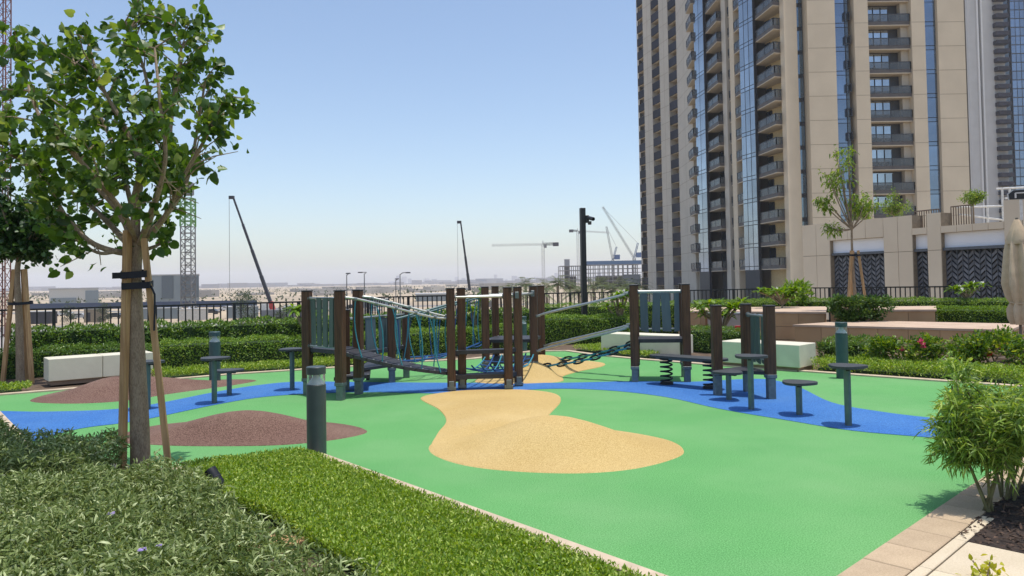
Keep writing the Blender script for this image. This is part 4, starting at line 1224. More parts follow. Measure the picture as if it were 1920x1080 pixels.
# young tree on the right in the stone planter
d3 = 19.3; b3 = PX(1604, d3); q3 = lambda px, py, dy=0: D(px, py, d3 + dy)
t3 = small_tree('slender airy young tree with stakes in the right stone planter', b3, .70, [v3(b3, .68), q3(1602, 540), q3(1598, 480), q3(1597, 430)],
                [(q3(1572, 322), .46, .42, .46, 1.1), (q3(1545, 384), .30, .3, .22, .6), (q3(1606, 380), .36, .4, .30, .8), (q3(1560, 428), .36, .3, .15, .5), (q3(1578, 284), .28, .3, .2, .5), (q3(1640, 385), .25, .3, .2, .4)], 1500, .10, L_light, 31, r0=.045, kind='l', width=.36, twn=6, twl=.6, droop=.5, lo=.72)
stakes(t3, v3(b3, 0), q3(1597, 470).z, (R_(200), R_(-30), R_(90)), .26, (q3(1600, 478).z,), z0=.7, w=.06, tr=.06)
shrub('rounded dark shrub at the foot of the young staked tree', PX(1608, 17.9), .95, .45, .62, 4200, .085, leafmat('glossy_dark_leaf', (.03, .07, .014), (.085, .17, .03), (.17, .26, .05), trans=.25), 'd', seed=66, z0=.47, hollow=.1, clumps=46)
shrub('spiky mid-green shrub by the railing left of the slender tree', PX(1490, 23.2), .5, .5, .75, 700, .2, L_plu, 'l', seed=67, width=.2, z0=.6, hollow=.3)

# oleander-like bush at the right edge in the mulch bed
bs = [(1856, 962, .42, .84, 'narrow-leaved bush at the right edge, nearest the paved walk', 7), (1892, 938, .6, .94, 'narrow-leaved bush behind the nearest one at the right edge', 8), (1990, 930, .5, .95, 'narrow-leaved bush cut off by the right edge of the view', 9)]
for (px, py, r, h, lab, sd) in bs:
    q = G(px, py); rr = random.Random(sd)
    o = thing('bush', lab, 'bush', (q.x, q.y, 0), 'narrow-leaved bushes in the mulch bed')
    mb = MB(); tp = []
    for s in range(6):
        a = rr.uniform(0, 6.28); e = Vector((q.x + r * .75 * math.cos(a) * rr.uniform(.3, 1), q.y + r * .75 * math.sin(a) * rr.uniform(.3, 1), h * rr.uniform(.62, .95)))
        b0 = Vector((q.x + rr.uniform(-.05, .05), q.y + rr.uniform(-.05, .05), -.02)); f = b0.lerp(e, .45) + Vector((rr.uniform(-.06, .06), rr.uniform(-.06, .06), .08))
        mb.tube([b0, f, e], [.0105, .008, .004], 7)
        for k in range(18):
            st = f.lerp(e, rr.uniform(.0, 1)); d = Vector((rr.gauss(0, 1), rr.gauss(0, 1), rr.gauss(.1, .7))).normalized(); e2 = st + d * rr.uniform(.10, .24)
            mb.tube([st, e2], [.005, .003], 5)
            for t in np.linspace(.1, 1, 12): tp.append((list(st.lerp(e2, t)), list(d)))
    mb.build('stems', mat('green_stem', (.20, .19, .07), .7, (.12, .10, .045), scale=15), o, smooth=True)
    P0 = np.array([t[0] for t in tp]); D0 = np.array([t[1] for t in tp]); n = 8500
    sel = nr.integers(0, len(P0), n); Pn = P0[sel] + nr.normal(size=(n, 3)) * .02
    k = Pn[:, 2] > .22 * h + .2 * h * nr.random(n); Pn = Pn[k]; D1 = D0[sel][k]; n = len(Pn)
    V, T = leaf_arrays(Pn, unit(D1 * .5 + rdir(n, .25)), rdir(n, .8), nr.uniform(.045, .105, n), nr.uniform(.008, .0135, n), 'l', droop=.3)
    mesh_np('foliage', V, T, L_ole, o)
# small yellow plant at the bottom right
q = G(1850, 1090)
o = thing('yellow_plant', 'tiny yellow-leaved plant at the bottom right corner of the slabs', 'plant', (q.x, q.y, 0))
n = 60; Pn = np.tile([q.x, q.y, .05], (n, 1)) + nr.normal(size=(n, 3)) * np.array([.05, .03, .035])
V, T = leaf_arrays(Pn, rdir(n, .5), rdir(n, .8), .04, .022, 'l'); mesh_np('leaves', V, T, L_yel, o)
MB().tube([(q.x, q.y, 0), (q.x - .04, q.y + .05, .09)], .004, 5).tube([(q.x, q.y, 0), (q.x + .02, q.y, .1)], .004, 5).build('stem', M_bark2, o)

# ================================================================== BUILDINGS
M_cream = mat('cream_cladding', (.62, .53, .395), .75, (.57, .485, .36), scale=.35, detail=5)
M_cream2 = mat('cream_cladding_shaded', (.52, .475, .40), .75, (.475, .435, .365), scale=.35, detail=5)  # greyer cream: the shade of the left-hand faces is put into the colour
M_joint = mat('cladding_joint', (.30, .24, .17), .9)
M_dbrown = mat('balcony_fascia', (.115, .105, .10), .6, (.09, .082, .078), scale=1.2)
M_soffit = mat('balcony_soffit', (.58, .5, .38), .8)
M_dpanel = mat('dark_balcony_panel', (.032, .032, .044), .6, (.022, .022, .032), scale=.5, objvar=.3, spec=.25)
M_frame = mat('window_frame', (.045, .05, .06), .45)
def glassmat(name, c, rough=.04, spec=1.0, ior=1.9, metal=.25):
    m = mat(name, c, rough, tuple(x * .75 for x in c), scale=.25, detail=3, metal=metal, spec=spec, objvar=.22)  # tone varies from pane to pane, imitating uneven reflections by colour
    m.node_tree.nodes['Principled BSDF'].inputs['IOR'].default_value = ior
    return m
M_glass = glassmat('blue_glass', (.17, .24, .35), metal=.6)
M_gdark = glassmat('dark_glass', (.035, .05, .065), metal=.2, ior=1.6)
M_gmir = glassmat('sky_glass', (.38, .435, .50), metal=.75)
M_rail = mat('balcony_rail_glass', (.13, .14, .145), .2, (.10, .108, .112), scale=.8, metal=.1, spec=.6)
_n = M_rail.node_tree; _t = _n.nodes.new('ShaderNodeBsdfTransparent'); _x = _n.nodes.new('ShaderNodeMixShader'); _x.inputs[0].default_value = .45
_n.links.new(_n.nodes['Principled BSDF'].outputs[0], _x.inputs[1]); _n.links.new(_t.outputs[0], _x.inputs[2]); _n.links.new(_x.outputs[0], _n.nodes['Material Output'].inputs[0])
M_pale = mat('pale_grey_cladding', (.50, .49, .47), .8, (.45, .44, .42), scale=.2)
M_wpanel = mat('pale_blue_sign_panel', (.78, .80, .84), .5, (.73, .75, .79), scale=.6)

ST = 3.45; ZR = 19.9            # storey height and one slab level of the tower
LEV = [ZR + ST * k for k in range(-5, 17)]      # slab undersides, up to about 75 m
ZB, ZT = -6.0, 78.0
def onrm(a, b):
    t = (b - a).normalized(); n = Vector((t.y, -t.x))
    return n if n.dot((a + b) / 2) < 0 else -n       # towards the camera side
def slab(mb, a, b, z0, z1, o0, o1, mi=0):
    n = onrm(a, b)
    return mb.prism([a + n * o0, b + n * o0, b + n * o1, a + n * o1], z0, z1, mi)
def stack(name, mesh_b, mats, par, levels, sub=None):
    """one mesh per storey, shared: mesh_b is modelled with its slab underside at z=0"""
    off = Vector((par.location.x, par.location.y, 0)); me = mesh_b.mesh(name, mats, off)
    sm = sub[1].mesh(sub[0], sub[2], off) if sub else None
    for z in levels:
        o = link(name, me, par); o.location = (0, 0, z - par.location.z)
        if sm: link(sub[0], sm, o)
LQ = lambda px, d: D(px, 511, d).to_2d()
FQ = lambda px, d: D(px, 278, d).to_2d()
tw0 = FQ(1517, 106)
tw = thing('apartment_tower', 'tall cream apartment tower with blue glass strips and stacked dark balconies', 'building', (tw0.x, tw0.y, ZB))
def dep(px):     # depth of the receding left-hand facade at a picture column
    K = [(1206, 168), (1281, 150), (1320, 133), (1406, 116), (1489, 106)]
    for (p0, d0), (p1, d1) in zip(K, K[1:]):
        if px <= p1: 
            t = (px - p0) / (p1 - p0); return 1 / ((1 - t) / d0 + t / d1)
    return 106
W = lambda px: LQ(px, dep(px))
# solid body behind the facades
body = [W(1206) + Vector((2.5, 4)), W(1281) + Vector((2.5, 1)), W(1320) + Vector((3, 2)), W(1406) + Vector((3, 2)), W(1489) + Vector((3, 3)), FQ(1517, 109), FQ(1811, 109), FQ(1811, 140), (52, 176)]
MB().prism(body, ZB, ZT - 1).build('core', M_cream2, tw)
def wall(p0, p1, out=0.0, th=1.0, m=None, front=False, joints=True, z1=ZT):
    a, b = (FQ(p0, 106), FQ(p1, 106)) if front else (W(p0), W(p1))
    w = slab(MB(), a, b, ZB, z1, out - th, out).build('wall_panel', m or M_cream, tw)
    if joints:
        j = MB(); L = (b - a).length
        for z in LEV: slab(j, a.lerp(b, .001), a.lerp(b, .999), z + .3, z + .36, out - .1, out + .004)
        if L > 4: 
            c = a.lerp(b, .5); t = (b - a).normalized() * .03; slab(j, c - t, c + t, ZB, z1, out - .1, out + .004)
        j.build('cladding_joints', M_joint, w)
    return w
# left wing: fins and dark balcony columns
FS = 3.0; FLEV = [ZB + .2 + FS * k for k in range(26)]
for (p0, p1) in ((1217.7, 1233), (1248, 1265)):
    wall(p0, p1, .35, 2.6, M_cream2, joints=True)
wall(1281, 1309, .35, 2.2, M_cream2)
for (p0, p1) in ((1206, 1217.7), (1233, 1248), (1265, 1281)):
    a, b = W(p0), W(p1)
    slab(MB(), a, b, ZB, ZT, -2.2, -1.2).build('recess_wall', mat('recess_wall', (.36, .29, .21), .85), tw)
    mb = MB(); slab(mb, a, b, 0, 1.62, .02, .28, 0); slab(mb, a, b, 1.62, 1.68, .0, .3, 1); slab(mb, a, b, -.12, .1, -1.2, .0, 2)
    stack('balcony', mb, [M_dpanel, M_dbrown, M_soffit], tw, FLEV)
e = W(1205.2); 
MB().prism([W(1204.6) + Vector((0, 1)), W(1206), W(1206) + Vector((3.5, 8)), W(1204.6) + Vector((3, 9))], ZB, ZT).build('wall_panel', M_cream2, tw)
# main receding facade
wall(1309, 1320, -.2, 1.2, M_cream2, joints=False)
def balcony_stack(p0, p1, outd, front=False, angled=0.0, rail_m=None, lev=LEV):
    a, b = (FQ(p0, 106), FQ(p1, 106)) if front else (W(p0), W(p1))
    n = onrm(a, b)
    mb = MB(); q = [a, b, b + n * outd, a + n * (outd - angled)]
    c = sum((Vector(p) for p in q), Vector((0, 0))) / 4
    mb.prism(q, 0, .12, 1); mb.prism([c + (p - c) * 1.012 for p in q], .12, .62, 0)
    rb = MB(); o1 = b + n * outd; o0 = a + n * (outd - angled)
    for (u, v) in ((o0, o1), (b, o1), (a, o0)):
        t = (v - u).normalized(); k = Vector((-t.y, t.x)) * .04
        rb.prism([u - k, v - k, v + k, u + k], .62, 1.62, 0)
        rb.prism([u - k * 2, v - k * 2, v + k * 2, u + k * 2], 1.62, 1.70, 1)
        for s in range(0, 3): 
            w_ = u.lerp(v, s / 2); rb.prism([w_ + Vector((x, y)) * .055 for x, y in ((-1, -1), (1, -1), (1, 1), (-1, 1))], .62, 1.66, 1)
    stack('balcony', mb, [M_dbrown, M_soffit], tw, lev, ('balcony_rail', rb, [rail_m or M_rail, M_frame]))
def pane_stack(p0, p1, cols, out, m, front=False, lev=LEV, hgt=ST, mull=.07, spandrel=True, back=True):
    a, b = (FQ(p0, 106), FQ(p1, 106)) if front else (W(p0), W(p1))
    if back: slab(MB(), a, b, ZB, ZT, out - .5, out - .1).build('window_backing', M_frame, tw)
    for c in range(cols):
        u, v = a.lerp(b, c / cols), a.lerp(b, (c + 1) / cols); t = (v - u).normalized() * mull
        mb = MB(); slab(mb, u + t, v - t, .62 if spandrel else .1, hgt - .08, out - .08, out, 0)
        if spandrel: slab(mb, u + t, v - t, .02, .52, out - .08, out - .01, 0)
        stack('pane', mb, [m], tw, lev)
pane_stack(1320, 1338.5, 2, .9, M_gmir)
balcony_stack(1307, 1320, 1.3, angled=.3)
# balcony bay 1
def bay(p0, p1, outd, front=False, glass=((0, .45), (.62, .95)), back_m=None, depth=1.6, angled=0.8, gm=None):
    a, b = (FQ(p0, 106), FQ(p1, 106)) if front else (W(p0), W(p1))
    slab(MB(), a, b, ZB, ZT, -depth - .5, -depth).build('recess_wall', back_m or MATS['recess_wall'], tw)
    for (t0, t1) in glass:
        u, v = a.lerp(b, t0), a.lerp(b, t1); mb = MB(); slab(mb, u, v, .65, ST - .15, -depth, -depth + .06, 0)
        fr = MB(); k = (v - u).normalized() * .06
        for s in (0, 1): w_ = u.lerp(v, s); slab(fr, w_ - k, w_ + k, .65, ST - .3, -depth, -depth + .12)
        stack('window', mb, [gm or M_gdark], tw, LEV, ('window_frame', fr, M_frame))
    fl = MB(); slab(fl, a, b, 0, .5, -depth, -.02); stack('floor_slab', fl, [M_soffit], tw, LEV)
    balcony_stack(p0, p1, outd, front, angled)
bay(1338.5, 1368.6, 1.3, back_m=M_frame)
wall(1368.6, 1376.6, .5, 2.4, M_cream2, joints=False)
pane_stack(1376.6, 1384.7, 1, -1.2, M_gdark); balcony_stack(1378, 1384.7, .2, angled=0)
wall(1384.7, 1392.7, .6, 2.4, M_cream, joints=False)
pane_stack(1392.7, 1406, 2, -1.0, M_gmir); balcony_stack(1392.7, 1406, .7, angled=.2)
pane_stack(1406, 1433, 3, .9, M_gmir)
bay(1433, 1481, 1.7, glass=((.0, .22), (.68, .93)), back_m=mat('cream_recess', (.56, .46, .27), .8), depth=1.2, angled=1.2)  # cream wall at the back of the balcony bay
wall(1481, 1489, .6, 2.2, M_cream, joints=False)
# deep blue corner glazing between the two facades
a, b = W(1489), FQ(1516, 106)
slab(MB(), a, b, ZB, ZT, -1.6, -1.1).build('window_backing', M_frame, tw)
for c in range(3):
    u, v = a.lerp(b, c / 3), a.lerp(b, (c + 1) / 3); mb = MB(); slab(mb, u.lerp(v, .04), v.lerp(u, .04), .5, ST - .1, -1.1, -1.0)
    stack('pane', mb, [glassmat('corner_glass', (.10, .17, .24), metal=.5) if c != 1 else M_gmir], tw, LEV)
# front facade
wall(1517, 1569, .6, 2, front=True)
pane_stack(1569, 1590, 1, .05, M_glass, front=True)
pane_stack(1590, 1597, 1, .02, M_gdark, front=True)
wall(1597, 1604, -1.4, .8, M_cream2, front=True, joints=False)
for z in LEV:
    pass
mb = MB(); a, b = FQ(1588.5, 106), FQ(1597, 106)
for (z0, z1) in ((.9, .98), (2.0, 2.08)): slab(mb, a, b, z0, z1, .4, .5)
for u in (a, b): slab(mb, u - Vector((.04, 0)), u + Vector((.04, 0)), .9, 2.08, .05, .5)
stack('maintenance_frame', mb, [M_frame], tw, LEV)
wall(1604, 1630, .75, 3, front=True)
bay(1630, 1710, .35, front=True, glass=((0.01, .27), (.27, .45), (.45, .63)), back_m=M_frame, depth=1.3, angled=0, gm=M_gmir)
wall(1698, 1711, -.4, 2.0, M_cream2, front=True, joints=False)
wall(1711, 1736, .75, 3, front=True)
pane_stack(1736, 1761, 1, .05, M_glass, front=True)
wall(1761, 1811, .6, 2, front=True)
wall(1811, 1823, -.6, 2, mat('dark_gap_cladding', (.12, .105, .085), .8), front=True, joints=False)  # dark set-back strip at the right end of the front
slab(MB(), FQ(1517, 106), FQ(1811, 106), ZT, ZT + 1.2, -3, 1.0).build('parapet', M_cream, tw)

# furniture on some of the balconies
fr_ = random.Random(12); fa_, fb_ = FQ(1630, 106), FQ(1698, 106)
for k, z in enumerate(LEV[1:14]):
    if fr_.random() < .25: continue
    t = fr_.uniform(.2, .75); p = fa_.lerp(fb_, t) + Vector((0, .9)); zz = z + .52
    fm = fr_.choice((M_cream, M_frame, M_dbrown)); mb = MB()
    mb.box((p.x, p.y, zz + .42), (.6, .55, .08), 0).box((p.x + .3, p.y, zz + .62), (.07, .55, .5), 0)
    for sx in (-.26, .26):
        for sy in (-.22, .22): mb.box((p.x + sx, p.y + sy, zz + .2), (.05, .05, .4))
    mb.box((p.x - .9, p.y, zz + .68), (.8, .7, .05)); mb.box((p.x - .9, p.y, zz + .34), (.1, .1, .66))
    mb.build('balcony_furniture', fm, tw)
for k, z in enumerate(LEV[1:14]):
    if fr_.random() < .45: continue
    a_, b_ = W(1433), W(1481); p = a_.lerp(b_, fr_.uniform(.3, .7)) + onrm(a_, b_) * .3; zz = z + .62
    MB().box((p.x, p.y, zz + .4), (.9, .5, .8), .5, bev=.05).build('balcony_furniture', fr_.choice((M_frame, M_cream2)), tw)

# ---- second tower far right
RQ = lambda px: D(px, 278, 285).to_2d()
t9 = thing('glass_tower', 'pale grey tower with small dark balconies and blue glass at the right edge', 'building', (*RQ(1825), ZB))
def seg9(p0, p1, o0, o1, m, name):
    slab(MB(), RQ(p0), RQ(p1), ZB, 118, o0, o1).build(name, m, t9)
seg9(1822, 1990, -30, -2.2, M_pale, 'core')
seg9(1822, 1838, -2.2, 0, M_pale, 'wall_panel'); seg9(1838, 1841, -2.2, .5, mat('white_fin', (.7, .69, .66), .7), 'fin'); seg9(1841, 1846, -2.2, -1.2, M_frame, 'dark_slot'); seg9(1846, 1849, -2.2, .4, MATS['white_fin'], 'fin'); seg9(1849, 1870, -2.2, 0, M_pale, 'wall_panel')  # plain walls with a dark stripe between two white fins
seg9(1870, 1892, -2.2, -.6, mat('pale_recess', (.4, .4, .4), .8), 'recess_wall'); seg9(1892, 1903, -2.2, -1, M_gdark, 'dark_bay'); seg9(1903, 1990, -2.2, -.4, M_frame, 'window_backing')
L9 = [ZB + 3.4 * k for k in range(36)]
mb = MB(); slab(mb, RQ(1869), RQ(1893), 0, 1.5, -.4, 2.2); stack('balcony', mb, [M_dpanel], t9, L9)
for i in range(3):
    mb = MB(); slab(mb, RQ(1903 + 9 * i + .7), RQ(1912 + 9 * i - .5), .3, 3.3, -.4, -.2); stack('pane', mb, [M_glass], t9, L9)

# ---- low cream building with herringbone screens
def d4(px): return 1 / (.02273 + (px - 1557) * 1.832e-5)
BQ = lambda px: D(px, 500, d4(px)).to_2d()
lb0 = BQ(1506)
lb = thing('podium_building', 'low cream clad building with white bands and dark herringbone screens', 'building', (lb0.x, lb0.y, ZB))
M_lb = mat('low_building_cladding', (.66, .57, .435), .75, (.61, .52, .395), scale=.5)
def lwall(p0, p1, z0, z1, o0=-.9, o1=0., m=None, name='wall_panel'):
    return slab(MB(), BQ(p0), BQ(p1), z0, z1, o0, o1).build(name, m or M_lb, lb)
def lblocks(p0, p1, z0, z1, cols, rows):
    """cladding panels with open joints, a part each"""
    for c in range(cols):
        for r in range(rows):
            u, v = BQ(p0 + (p1 - p0) * c / cols), BQ(p0 + (p1 - p0) * (c + 1) / cols); k = (v - u).normalized() * .012
            za, zb_ = z0 + (z1 - z0) * r / rows, z0 + (z1 - z0) * (r + 1) / rows
            slab(MB(), u + k, v - k, za + .012, zb_ - .012, -.05, 0).build('cladding_panel', M_lb, lb)
for (p0, p1, z1, cols) in ((1506, 1557, 4.72, 2), (1658, 1712, 4.72, 2), (1740, 1766, 4.72, 1), (1885, 1990, 5.0, 3)):
    lwall(p0, p1, ZB, z1 - .02, -.9, -.05, M_joint, 'pier_core'); lblocks(p0, p1, -1.0, z1, cols, 3)
for (p0, p1, z1, cols) in ((1557, 1658, 4.72, 3), (1712, 1740, 4.02, 1), (1766, 1885, 4.02, 4)):
    lwall(p0, p1, 3.66, z1 - .02, -.9, -.06, M_joint, 'lintel_core'); lblocks(p0, p1, 3.66, z1, cols, 1)
    lwall(p0, p1, 2.92, 3.66, -.7, -.28, M_wpanel, 'sign_band')
    lwall(p0, p1, 2.78, 2.92, -.7, -.12, mat('screen_header', (.10, .115, .135), .5), 'screen_header')
    lwall(p0, p1, ZB, 2.78, -.75, -.45, mat('screen_back', (.02, .022, .028), .4, spec=.5), 'screen_back')
    a, b = BQ(p0), BQ(p1); L = (b - a).length; t = (b - a) / L; n = onrm(a, b)
    nc = max(2, int(round(L / .285))); cw = L / nc; rows = 10
    M_slat = mat('screen_slat', (.135, .145, .165), .5, (.09, .098, .115), scale=2, objvar=.35)
    for s in (-1, 1):
        hh = .085; dz = .125 * s
        vs = []
        for o_ in (0, .04):
            for (sx, sz) in ((-1, -1), (1, -1), (1, 1), (-1, 1)):
                p = t * (sx * (cw / 2 - .012)) + n * o_
                vs.append((p.x, p.y, sz * hh + sx * dz))
        me = MB().add(vs, [(3, 2, 1, 0), (4, 5, 6, 7), (0, 1, 5, 4), (1, 2, 6, 5), (2, 3, 7, 6), (3, 0, 4, 7)]).mesh('slat', M_slat)
        for c in range(nc):
            if (c % 2 == 0) != (s > 0): continue
            for r in range(rows):
                p = a + t * cw * (c + .5) - n * .4
                o = link('slat', me, lb); o.location = (p.x - lb0.x, p.y - lb0.y, 2.56 - .27 * r - ZB)
    fr = MB()
    for c in range(nc + 1):
        p = a + t * cw * c; slab(fr, p - t * .012, p + t * .012, -1, 2.78, -.42, -.33)
    fr.build('screen_mullions', MATS['screen_header'], lb)
# roof terrace
rp = [BQ(1506) - onrm(BQ(1506), BQ(1990)) * .5, BQ(1990) - onrm(BQ(1506), BQ(1990)) * .5, BQ(1990) + Vector((14, 8)), BQ(1506) + Vector((14, 12))]
MB().prism(rp, ZB, 3.95).build('roof_terrace', M_lb, lb)
# terrace railing and the white ball-court frame
n_ = onrm(BQ(1506), BQ(1990))
def rail_run(p0, p1, off, z0, z1, label, m, gap):
    a, b = BQ(p0) - n_ * off, BQ(p1) - n_ * off; o = thing('terrace_railing', label, 'railing', (*a, z0))
    MB().bar(v3(a, z1), v3(b, z1), .06, .06).build('top_rail', m, o)
    k = max(2, int((b - a).length / gap))
    pb = MB().box((0, 0, (z1 - z0) / 2), (.035, .035, z1 - z0)).mesh('picket', m)
    for i in range(k + 1):
        q = a.lerp(b, i / k); c = link('picket', pb, o); c.location = (q.x - a.x, q.y - a.y, 0)
M_wsteel = mat('white_steel', (.72, .71, .68), .5)
rail_run(1700, 1745, .75, 3.95, 4.95, 'brown picket railing on the roof terrace gap', mat('brown_rail', (.2, .14, .1), .6), .13)
rail_run(1768, 1806, .75, 3.95, 5.0, 'fine picket railing beside the roof terrace tree', mat('brown_rail', (.2, .14, .1), .6), .13)
o = thing('court_frame', 'white steel court frame with rails on the roof terrace', 'frame', (*BQ(1885), 3.95))
for (x0, y0, x1, y1) in ((1795, 389, 1886, 386), (1800, 402, 1886, 413), (1868, 354, 1990, 348), (1884, 372, 1990, 367)):
    MB().tube([D(x0, y0, 38.5), D(x1, y1, 38.5)], .05, 8).build('frame_rail', M_wsteel, o)
for (x, yt) in ((1822, 388), (1851, 387), (1879, 352), (1893, 352)):
    q = D(x, yt, 38.5); MB().tube([(q.x, q.y, 3.9), q], .055, 8).build('frame_post', M_wsteel, o)
hb_ = D(1914, 366, 32.5); 
o = thing('basketball_backboard', 'black basketball backboard with white outline on the roof terrace', 'backboard', hb_)
bk = MB(); 
pts = [(-.42, -.17), (.42, -.17), (.45, .07), (.27, .23), (-.27, .23), (-.45, .07)]
bt = (BQ(1990) - BQ(1506)).normalized() * .3 + Vector((1, -.2)) * .7; bt = bt.normalized()
def bpoly(sc, y0, y1): 
    P = [Vector((hb_.x, hb_.y)) + bt * x * sc for x, z in pts]; Z = [hb_.z + z * sc for x, z in pts]; nb_ = Vector((bt.y, -bt.x))
    vs = [(p.x + nb_.x * y0, p.y + nb_.y * y0, z) for p, z in zip(P, Z)] + [(p.x + nb_.x * y1, p.y + nb_.y * y1, z) for p, z in zip(P, Z)]
    m = len(P); return vs, [tuple(range(m)), tuple(range(2 * m - 1, m - 1, -1))] + [(i, m + i, m + (i + 1) % m, (i + 1) % m) for i in range(m)]
MB().add(*bpoly(1.12, -.04, -.01)).build('rim', M_wsteel, o); MB().add(*bpoly(1.0, -.008, .03)).build('board_face', M_black, o)
nb_ = Vector((bt.y, -bt.x)); cc = Vector((hb_.x, hb_.y)) + nb_ * .05
for (x0, z0, x1, z1) in ((-.2, .1, .2, .1), (-.2, -.12, -.2, .1), (.2, -.12, .2, .1)):
    MB().bar(v3(cc + bt * x0, hb_.z + z0), v3(cc + bt * x1, hb_.z + z1), .05, .05).build('target_line', M_wsteel, o)
MB().tube([v3(Vector((hb_.x, hb_.y)), 3.9), v3(Vector((hb_.x, hb_.y)), hb_.z - .2)], .06, 8).build('post', M_wsteel, o)
wq = [BQ(1880) + Vector((6, 1)), BQ(1990) + Vector((6, 1)), BQ(1990) + Vector((7, 3)), BQ(1880) + Vector((7, 3))]
o = MB().prism(wq, 3.9, 7.0).own('terrace_wall', M_cream, (*wq[0], 3.9)); tag(o, 'beige wall behind the roof terrace court frame', 'wall')
# terrace trees
def ball_tree(label, px, d, zb, rad, ztr, seed, n=1500, size=.11, lf=None):
    b = PX(px, d); c = Vector((b.x, b.y, ztr))
    return small_tree(label, b, zb, [v3(b, zb), v3(b, (zb + ztr) / 2 - .2), v3(b, ztr - rad * .6)], [(c, rad, rad, rad * .85, 2.4)], n, size, lf or L_light, seed, r0=.06, name='terrace_tree', twn=7, kind='d', width=.5, group='small trees on the roof terrace')
ball_tree('round-headed small tree beside the court frame on the roof terrace', 1830, 37.5, 3.9, .62, D(1830, 368, 37.5).z, 51)
ball_tree('spreading bushy tree on the roof terrace behind the slender young tree', 1680, 43, 3.9, 1.05, D(1680, 382, 43).z, 52, 1700)
ball_tree('lower bushy tree on the terrace left of the spreading one', 1625, 44, 3.9, .8, D(1640, 395, 44).z, 53, 1000)

# ================================================================== DISTANT PLAIN
ZG = -6.0
M_far = mat('far_grey_cladding', (.25, .29, .305), .7, (.2, .24, .255), scale=.05)
M_farw = mat('far_white_cladding', (.66, .64, .58), .7)
M_steelw = mat('crane_white', (.55, .55, .54), .5); M_cred = mat('crane_red', (.5, .05, .04), .5); M_cdark = mat('crane_dark', (.045, .045, .055), .5)
M_cgreen = mat('crane_green', (.16, .36, .10), .6); M_cgrey = mat('crane_grey', (.20, .20, .20), .6); M_cblue = mat('crane_blue', (.10, .17, .32), .6)
def gd(py, px=960):   # ground distance on the plain seen at a picture row
    return G(px, py, ZG).y
def farbox(name, label, px0, px1, ytop, d, depth, m, parts=None, cat='building'):
    a, b = D(px0, ytop, d), D(px1, ytop, d)
    o = thing(name, label, cat, (a.x, a.y, ZG))
    ka = a.x / a.y * depth; kb = b.x / b.y * depth
    MB().prism([(a.x, a.y), (b.x, b.y), (b.x + kb, b.y + depth), (a.x + ka, a.y + depth)], ZG, a.z).build('wall', m, o)
    MB().prism([(a.x - .3, a.y - .3), (b.x + .3, b.y - .3), (b.x + kb + .3, b.y + depth), (a.x + ka - .3, a.y + depth)], a.z, a.z + .5).build('roof_edge', mat('far_roof', (.5, .5, .49), .7), o)
    for (q0, q1, t0, t1, mm, nm) in (parts or []):
        u, v = D(q0, ytop, d - .4), D(q1, ytop, d - .4)
        MB().prism([(u.x, u.y), (v.x, v.y), (v.x, v.y + .45), (u.x, u.y + .45)], D(q0, t1, d).z, D(q0, t0, d).z).build(nm, mm, o)
    return o
farbox('industrial_building', 'large grey industrial block behind the lattice mast', 280, 373, 517, 330, 40, M_far, [(303, 324, 517.5, 560, mat('far_dark_panel', (.11, .14, .16), .6), 'wall_panel'), (340, 372, 519, 558, MATS['far_dark_panel'], 'wall_panel')])
farbox('warehouse', 'white and grey warehouse on the plain at the far left', 92, 184, 543, 350, 40, M_farw, [(95, 142, 559, 570, M_far, 'loading_door'), (160, 184, 545, 571, M_far, 'wall_panel')])
farbox('site_shed', 'long low grey shed beyond the railing behind the play frame', 780, 850, 553, 300, 20, M_far)
# tower under construction
def frame_block(label, px0, px1, ytop, d, nst, ncol, hz):
    a, b = D(px0, ytop, d), D(px1, ytop, d); o = thing('unfinished_building', label, 'building', (a.x, a.y, ZG)); hgt = a.z - ZG
    sl_ = MB().box(((b.x - a.x) / 2, 12, 0), (b.x - a.x, 26, .45)).mesh('floor_slab', mat('raw_concrete', (.30, .29, .28), .9))
    cl_ = MB().box((0, 0, hgt / 2), (.6, .6, hgt)).mesh('column', MATS['raw_concrete'])
    for i in range(nst): s = link('floor_slab', sl_, o); s.location = (0, 0, hgt * (i + 1) / nst)
    for r in range(2):
        for i in range(ncol): s = link('column', cl_, o); s.location = ((b.x - a.x) * i / (ncol - 1), r * 22 + 1, 0)
    MB().box((a.x + (b.x - a.x) / 2, a.y + 14, ZG + hgt * .275), ((b.x - a.x) * .5, 8, hgt * .55), 0).build('dark_interior', mat('site_interior', (.09, .09, .095), .9), o)
    return o, a, b
frame_block('bare concrete frame left of the camera pole', 1050, 1092, 499, 640, 5, 6, 0)
o, a, b = frame_block('long unfinished concrete block with blue wrapped top floor', 1094, 1204, 497, 600, 6, 13, 0)
MB().box(((a.x + b.x) / 2, a.y + 12, a.z + 1.6), (b.x - a.x, 24, 3.0)).build('blue_wrap', mat('blue_wrap', (.07, .15, .27), .7), o)
MB().box((D(1185, 515, 590).x, 592, D(1185, 512, 590).z - 8), (14, 2, 14)).build('dark_facade', mat('site_glass', (.05, .07, .085), .4), o)
farbox('lift_core', 'slim concrete lift core rising above the bare frame', 1058, 1068, 487, 655, 6, MATS['raw_concrete'])

